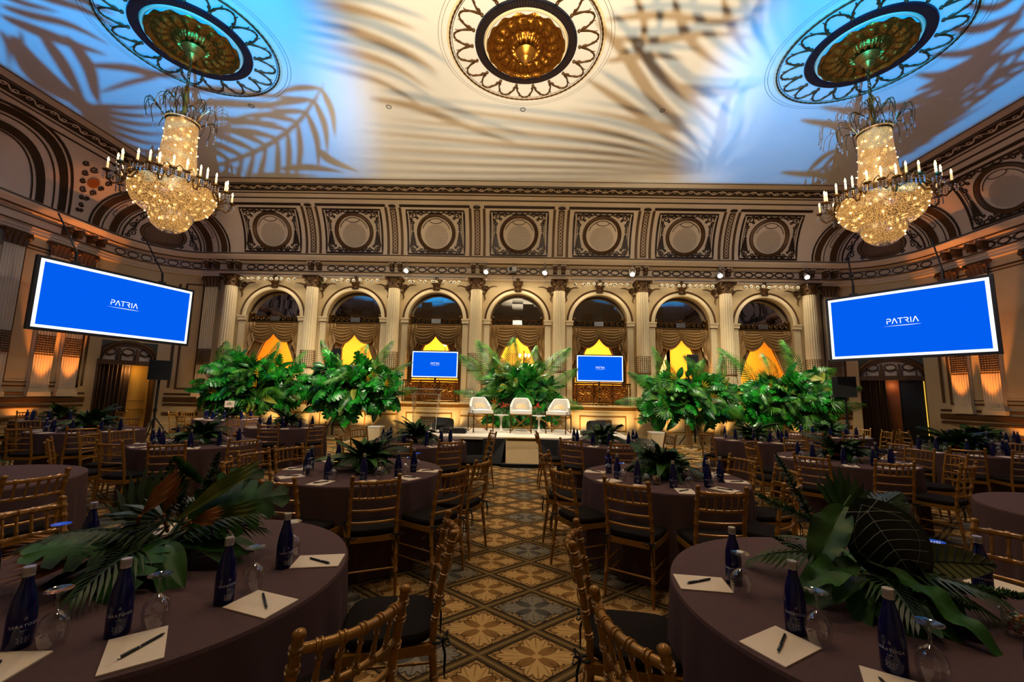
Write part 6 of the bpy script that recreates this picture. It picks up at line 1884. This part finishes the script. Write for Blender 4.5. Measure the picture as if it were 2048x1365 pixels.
# stage spots from the cornice
for x, tx, ty, tz, e, c in ((-3.97, -6.2, 12.8, 1.6, 900, (1, .9, .72)), (-3.97, -4.2, 13.3, 2.2, 350, (1, .86, .62)), (-1.14, -.6, 11.2, .8, 420, (1, .86, .66)), (.94, .8, 11.2, .8, 420, (1, .86, .66)), (4.02, 5.6, 12.8, 1.6, 900, (1, .92, .74)), (7.09, 8.2, 12.8, 1.6, 700, (1, .92, .74)), (10.12, 9.2, 12.9, 1.8, 350, (1, .9, .72)), (-1.14, .4, 12.6, 1.9, 420, (1, .9, .7))):
    aim(light('spot_beam', 'SPOT', (x, YW - .95, 5.72), c, e*LS, spot_size=R(62), spot_blend=.6, shadow_soft_size=.06), (tx, ty, tz))
# unseen room-side stage washes from above the audience
for x, tx, e in ((-3.0, -6.6, 3600), (-1.2, -.4, 1500), (1.2, .8, 1500), (3.2, 6.8, 3600)):
    aim(light('front_wash', 'SPOT', (x, 6.4, 8.2), (1, .88, .68), e*LS, spot_size=R(44), spot_blend=.7, shadow_soft_size=.12), (tx, 12.6, 1.5))
# chandelier glow
for x in (-6.62, 6.79):
    light('chandelier_glow', 'POINT', (x, 7.45, 5.3), (1, .80, .52), 45*LS, shadow_soft_size=.9)
# added fills without fixtures: warm over the tables, violet at the ceiling ends
light('table_fill', 'SPOT', (0, 1.9, 6.0), (1, .80, .54), 170*LS, shadow_soft_size=.3, spot_size=R(125), spot_blend=.8)
for x in (-4.6, 4.6): light('table_fill', 'SPOT', (x, 2.2, 6.2), (1, .78, .54), 110*LS, shadow_soft_size=.3, spot_size=R(125), spot_blend=.8)
for x, y, e in ((-5.2, 6.2, 420), (5.2, 6.2, 420), (0, 5.6, 200), (-8.5, 9.0, 260), (8.5, 9.0, 260)): light('table_fill', 'SPOT', (x, y, 7.9), (1, .68, .36), e*LS, shadow_soft_size=.2, spot_size=R(110), spot_blend=.8)
for x, tx in ((-3.5, -7.0), (0, 0), (3.5, 7.0)): aim(light('cove_fill', 'SPOT', (x, 3.2, 5.2), (1, .84, .62), 1500*LS, spot_size=R(56), spot_blend=.9, shadow_soft_size=.25), (tx, 14.2, 7.2))  # unseen spots added to brighten the back cove
for sx in (-1, 1): aim(light('cove_fill', 'SPOT', (-sx*3.0, 5.0, 5.2), (.92, .80, .88), 900*LS, spot_size=R(50), spot_blend=.9, shadow_soft_size=.25), (sx*12.6, 11.6, 7.0))  # cooler added fill for the side coves
for sx in (-1, 1): aim(light('violet_fill', 'SPOT', (sx*4.5, .2, .7), (.45, .38, 1), 550*LS, spot_size=R(70), spot_blend=.9, shadow_soft_size=.2), (sx*11.5, 9.5, 8.0))  # unpatterned fill added to tint the ceiling ends and side cove
# corridor
for x in (-9, -6, -3, 0, 3, 6, 9):
    l = light('corridor_lamp', 'AREA', (x, YW + 1.7, 4.5), (1, .70, .26), 300*LS, size=1.2)
# orange uplights at the walls
for sg in (-1, 1):
    for s in (CX + PILS[sg][0], CX + PILS[sg][1]):
        x, y, nx, ny = plan(sg*s, WD - .62)
        aim(light('orange_uplight', 'SPOT', (x, y, .3), (1, .34, .07), 1000*LS, spot_size=R(24), spot_blend=.4, shadow_soft_size=.03), (*plan(sg*s, WD - .02)[:2], 4.4))
    for s in (CX - .5, CX + ARC + 3.0, CX + ARC + 1.5):
        x, y, nx, ny = plan(sg*s, WD - .4)
        aim(light('orange_uplight', 'SPOT', (x, y, .3), (1, .4, .1), 70*LS, spot_size=R(80), spot_blend=.9, shadow_soft_size=.06), (*plan(sg*s, WD)[:2], 1.5))
x, y, nx, ny = plan(-(CX + DOORS[-1][0]), WD + .12)
light('doorway_fill', 'POINT', (x + .1, y, 2.1), (1, .66, .25), 14*LS, shadow_soft_size=.1)  # unseen point light added to brighten the door recess
x, y, nx, ny = plan(CX + DOORS[1][0], WD + .12)
light('doorway_fill', 'POINT', (x, y, 2.1), (1, .55, .25), 3*LS, shadow_soft_size=.1)  # weaker added fill in the right doorway
# warm glow along the balcony bases
for k in range(-3, 4):
    for e in (-.9, .9):
        aim(light('base_glow', 'SPOT', (k*BAY + e, YW - 1.0, .3), (1, .62, .22), 60*LS, spot_size=R(110), spot_blend=1, shadow_soft_size=.05), (k*BAY + e*.8, YW - .3, 1.6))
# cornice wash that grazes the arches
for k in range(-3, 4):
    l = light('arch_wash', 'AREA', (k*BAY, YW - .75, 5.55), (1, .86, .62), 27*LS, shape='RECTANGLE', size=2.2, size_y=.2)
    aim(l, (k*BAY, YW, 3.2))

# ------------------------------------------------------------------ light-pattern projectors: lamp + plate of palm fronds
def ceil_pt(px, py):
    """where a line of sight meets the ceiling"""
    d = CAMR*((px - 1024)/829.29) + CAMU*((682.5 - py)/829.29) + CAMF
    t = (ZC - CAMH)/d.z; return Vector((d.x*t, d.y*t, ZC))
def leaf_strip(P, w):
    """tapered leaf outline on the ceiling along the given points, w wide at its middle"""
    N = 10; out = []; n_ = len(P) - 1
    def at(u):
        q = u*n_; i = min(n_ - 1, int(q)); t = q - i
        p0, p1, p2, p3 = P[max(0, i - 1)], P[i], P[i + 1], P[min(n_, i + 2)]
        return [.5*(2*p1[k] + (p2[k] - p0[k])*t + (2*p0[k] - 5*p1[k] + 4*p2[k] - p3[k])*t*t + (3*p1[k] - p0[k] - 3*p2[k] + p3[k])*t*t*t) for k in (0, 1)]
    for k in range(N + 1):
        u = k/N; p = at(u); a = at(min(1, u + .02)); b = at(max(0, u - .02)); L = hypot(a[0] - b[0], a[1] - b[1]) or 1
        nx, ny = -(a[1] - b[1])/L, (a[0] - b[0])/L; ww = w/2*max(.05, sin(pi*(.04 + .96*u**.8)))
        out.append((ceil_pt(p[0] + nx*ww, min(372, p[1] + ny*ww)), ceil_pt(p[0] - nx*ww, min(372, p[1] - ny*ww))))
    return out
def palm_px(stem, n, L, w, lean=55, side=(-1, 1), taper=.45):
    """palm frond: rachis through the stem points, n leaflets a side, L px long"""
    res = [leaf_strip(stem, w*.9)]
    m = len(stem) - 1
    def at(u):
        q = u*m; i = min(m - 1, int(q)); t = q - i
        return (stem[i][0] + (stem[i + 1][0] - stem[i][0])*t, stem[i][1] + (stem[i + 1][1] - stem[i][1])*t)
    for k in range(n):
        u = (k + .5)/n; p = at(u); q = at(min(1, u + .04)); o = at(max(0, u - .04)); a = atan2(q[1] - o[1], q[0] - o[0])
        l = L*(1 - taper*abs(2*u - .9))
        for s in side:
            b = a + s*R(lean*(1 - .35*u)); c = b - s*R(18)
            res.append(leaf_strip([p, (p[0] + l*.5*cos(b), p[1] + l*.5*sin(b)), (p[0] + l*.5*cos(b) + l*.5*cos(c), p[1] + l*.5*sin(b) + l*.5*sin(c))], w))
    return res
def projector(pos, target, col, energy, shapes, spot, lab, blend=.55, fringe=None, plated=.42, soft=.0016, aper=None):
    pos = Vector(pos); root = empty('pattern_projector', pos, 0, lab, 'projector', 'leaf pattern projectors')
    ax = (Vector(target) - pos).normalized()
    g = MB()
    for sh in shapes:
        vs = []
        for a, b in sh:
            for q in (a, b):
                d = q - pos; vs.append(tuple(d*(plated/d.dot(ax))))
        n = len(sh); g.add(vs, [(2*i, 2*i + 1, 2*i + 3, 2*i + 2) for i in range(n - 1)])
    g.build('leaf_pattern_plate', M['black'], root)
    if aper:
        A = [Vector((a, b, ZC)) - pos for a, b in aper]; A = [d*(plated*1.02/d.dot(ax)) for d in A]; cc = sum(A, Vector())/len(A)
        B = [cc + (d - cc)*2.0 for d in A]; n = len(A); s_ = MB(); s_.add([tuple(v) for v in A + B], [(i, (i + 1) % n, n + (i + 1) % n, n + i) for i in range(n)]); s_.build('framing_shutter', M['black'], root)
    q = ax.to_track_quat('Z', 'Y').to_matrix().to_4x4()
    b = MB(); b.lathe([(.001, -.30), (.09, -.30), (.10, -.28), (.10, -.06)], 20); b.lathe([(.10, -.06), (.12, -.05), (.12, -.03)], 20, cap=False)
    h = MB(); h.merge(b, q); h.build('lamp_housing', M['black'], root)
    f = MB(); f.tube([(0, 0, -pos.z + .02), (0, 0, -.2)], .02, 8); f.box((0, 0, -pos.z + .015), (.3, .3, .03)); f.build('floor_stand', M['steel'], root)
    fr = MB()
    for sx in (-1, 1):
        for sy in (-1, 1): fr.tube([tuple(q @ Vector((sx*.08, sy*.06, -.05))), tuple(q @ Vector((sx*.50, sy*.42, plated)))], .004, 4)
    fr.build('plate_arms', M['steel'], root)
    o = light('pattern_beam', 'SPOT', pos, col, energy*LS, spot_size=R(spot), spot_blend=blend, shadow_soft_size=soft); aim(o, target)
    if fringe:
        o.data.color = fringe[0]; o2 = light('pattern_beam', 'SPOT', pos + fringe[2], fringe[1], energy*LS, spot_size=R(spot), spot_blend=blend, shadow_soft_size=soft); aim(o2, Vector(target) + fringe[2])
    return root
blueL = palm_px([(650, 165), (605, 235), (545, 285), (475, 318), (395, 340), (310, 352)], 15, 165, 13, 58)
blueL += [leaf_strip([(138 + i*3, 212), (205, 213 + i*10), (280, 215 + i*17), (360 - i*8, 205 + i*21)], 11) for i in range(8)]
blueL += [leaf_strip(p, w) for p, w in (
    ([(20, 70), (60, 130), (120, 180), (215, 235)], 44), ([(75, 60), (120, 120), (150, 170), (175, 215)], 24), ([(130, 70), (175, 130), (190, 180), (200, 210)], 26), ([(40, 60), (50, 110), (70, 150)], 12), ([(0, 60), (15, 90), (20, 140)], 12), ([(95, 140), (115, 170), (135, 200)], 16),
    ([(0, 30), (70, 60), (150, 90), (215, 110)], 20), ([(0, 10), (60, 30), (140, 50), (220, 90)], 16), ([(20, -30), (90, -5), (170, 20), (240, 60)], 16), ([(60, -40), (140, -10), (230, 30)], 16), ([(0, -10), (60, 10), (120, 24)], 12), ([(120, -60), (200, -25), (300, 10)], 18),
    ([(165, 130), (250, 135), (320, 150), (400, 150)], 16), ([(200, 185), (260, 165), (320, 150), (380, 120)], 12), ([(330, 180), (420, 178), (520, 190), (600, 195)], 14), ([(330, 205), (440, 208), (560, 218)], 13), ([(350, 232), (450, 238), (560, 246)], 12), ([(340, 258), (440, 262), (540, 270)], 11), ([(420, 200), (520, 210), (640, 200)], 14),
    ([(300, 318), (360, 318), (430, 326), (500, 345)], 10), ([(500, 350), (560, 350), (640, 352)], 10), ([(560, 338), (620, 335), (690, 345)], 14), ([(640, 300), (660, 320), (720, 345)], 16))]
warm = [leaf_strip(p, w) for p, w in (
    ([(1442, 322), (1250, 250), (1050, 220), (850, 196)], 13), ([(1442, 326), (1250, 274), (1030, 247), (800, 222)], 11), ([(1440, 330), (1250, 294), (1000, 272), (720, 246)], 12), ([(1440, 333), (1250, 310), (1000, 296), (700, 280)], 10),
    ([(1440, 336), (1200, 323), (950, 315), (680, 302)], 8), ([(1440, 339), (1200, 335), (950, 332), (680, 323)], 6), ([(1440, 344), (1200, 346), (900, 347), (660, 342)], 6), ([(1300, 352), (1100, 356), (850, 355)], 5), ([(1430, 300), (1330, 240), (1250, 215), (1150, 200)], 10))]
warm += [leaf_strip([(1450 + 24*i, 334 - 4*i), (1500 + 26*i, 312 - 6*i), (1570 + 28*i, 285 - 7*i), (1650 + 26*i, 266 - 8*i)], 9 + (i % 2)*3) for i in range(9)]
warm += [leaf_strip([(1400 + 14*i, 338), (1385 + 22*i, 325 - 3*i), (1370 + 32*i, 306 - 3*i)], 8) for i in range(8)]
warm += [leaf_strip(p, w) for p, w in (
    ([(1220, 20), (1280, 90), (1330, 170), (1400, 245), (1445, 310)], 26), ([(1290, 60), (1350, 130), (1420, 190), (1490, 250)], 24), ([(1200, 140), (1290, 200), (1380, 270), (1440, 315)], 20), ([(1440, 318), (1470, 260), (1480, 200), (1510, 140)], 24), ([(1450, 322), (1500, 270), (1520, 210)], 18), ([(1360, 150), (1420, 165), (1500, 165), (1560, 150)], 24), ([(1410, 250), (1350, 235), (1290, 225)], 16),
    ([(1230, 55), (1340, 62), (1450, 48), (1570, 58)], 16), ([(1240, 20), (1350, 10), (1480, 22), (1560, 10)], 18), ([(1240, 105), (1330, 92), (1400, 100)], 16), ([(1380, -30), (1400, 40), (1440, 90), (1500, 130)], 22), ([(1300, -40), (1320, 30), (1310, 90)], 16), ([(1480, -30), (1500, 40), (1540, 100)], 20), ([(1560, -30), (1550, 40), (1590, 120)], 24),
    ([(600, 20), (720, 40), (840, 90), (900, 130)], 20), ([(620, -20), (740, 0), (860, 40)], 18), ([(590, 60), (700, 80), (800, 110), (880, 160)], 18), ([(600, 100), (690, 120), (790, 150), (870, 200)], 14), ([(760, 180), (860, 200), (960, 240), (1080, 280)], 16), ([(540, 20), (620, 40), (720, 62)], 16))]
blueR = [leaf_strip([(1670 + 20*k, 350 - 21*k), (1770 + 20*k, 322 - 23*k), (1860 + 18*k, 276 - 26*k), (1990 + 10*k, 196 - 26*k)], 10 + (k % 3)*5) for k in range(10)]
blueR += palm_px([(1600, 348), (1680, 330), (1760, 296), (1840, 250), (1930, 190), (2040, 120)], 14, 120, 10, 30, (-1, 1), .2)
blueR += [leaf_strip(p, w) for p, w in (
    ([(1830, 150), (1900, 150), (1980, 120), (2050, 100)], 20), ([(1860, 110), (1940, 105), (2020, 70), (2080, 50)], 18), ([(1900, 60), (1970, 55), (2048, 20)], 20), ([(1640, 215), (1740, 222), (1850, 200), (1900, 180)], 16), ([(1600, 240), (1680, 250), (1760, 240)], 14), ([(1560, 345), (1640, 350), (1740, 350)], 12), ([(1930, 10), (1990, 15), (2048, -20)], 18), ([(1960, 180), (2010, 140), (2060, 120)], 18))]
projector((-.62, -.7, .95), (-9.0, 9.2, ZC), (0, .38, 1.0), GOB*2.0, blueL, 44, 'black lamp with a palm leaf plate throwing blue light on the left ceiling', aper=[(-11.3, 0), (-11.3, 12.72), (-3.0, 12.72), (-1.5, 0)])
projector((.16, -1.25, 1.0), (.4, 9.4, ZC), (1, .84, .56), GOB*.6, warm, 49, 'black lamp with a palm leaf plate throwing warm light on the middle ceiling', .5, ((.95, .62, .30), (.95, 1.0, .90), Vector((.010, -.004, .004))), .42, .0020, [(-11.3, 2), (-11.3, 12.72), (11.3, 12.72), (11.3, 2)])
projector((.95, -.7, .95), (9.4, 9.6, ZC), (0, .38, 1.0), GOB*1.9, blueR, 42, 'black lamp with a palm leaf plate throwing blue light on the right ceiling', aper=[(1.5, 0), (3.0, 12.72), (11.3, 12.72), (11.3, 0)])

# ------------------------------------------------------------------ world and colour
w = bpy.data.worlds.new('room_air'); w.use_nodes = True; SC.world = w
w.node_tree.nodes['Background'].inputs[0].default_value = (.9, .75, .6, 1); w.node_tree.nodes['Background'].inputs[1].default_value = .02
SC.view_settings.view_transform = 'Standard'; SC.view_settings.look = 'None'; SC.view_settings.exposure = .15; SC.view_settings.gamma = .92
c = SC.cycles
c.use_denoising = True
try: c.denoiser = 'OPENIMAGEDENOISE'
except Exception: pass
c.max_bounces = 7; c.diffuse_bounces = 3; c.glossy_bounces = 3; c.transmission_bounces = 4; c.transparent_max_bounces = 10
c.caustics_reflective = False; c.caustics_refractive = False; c.sample_clamp_indirect = 4; c.sample_clamp_direct = 0
c.use_adaptive_sampling = True; c.adaptive_threshold = .02
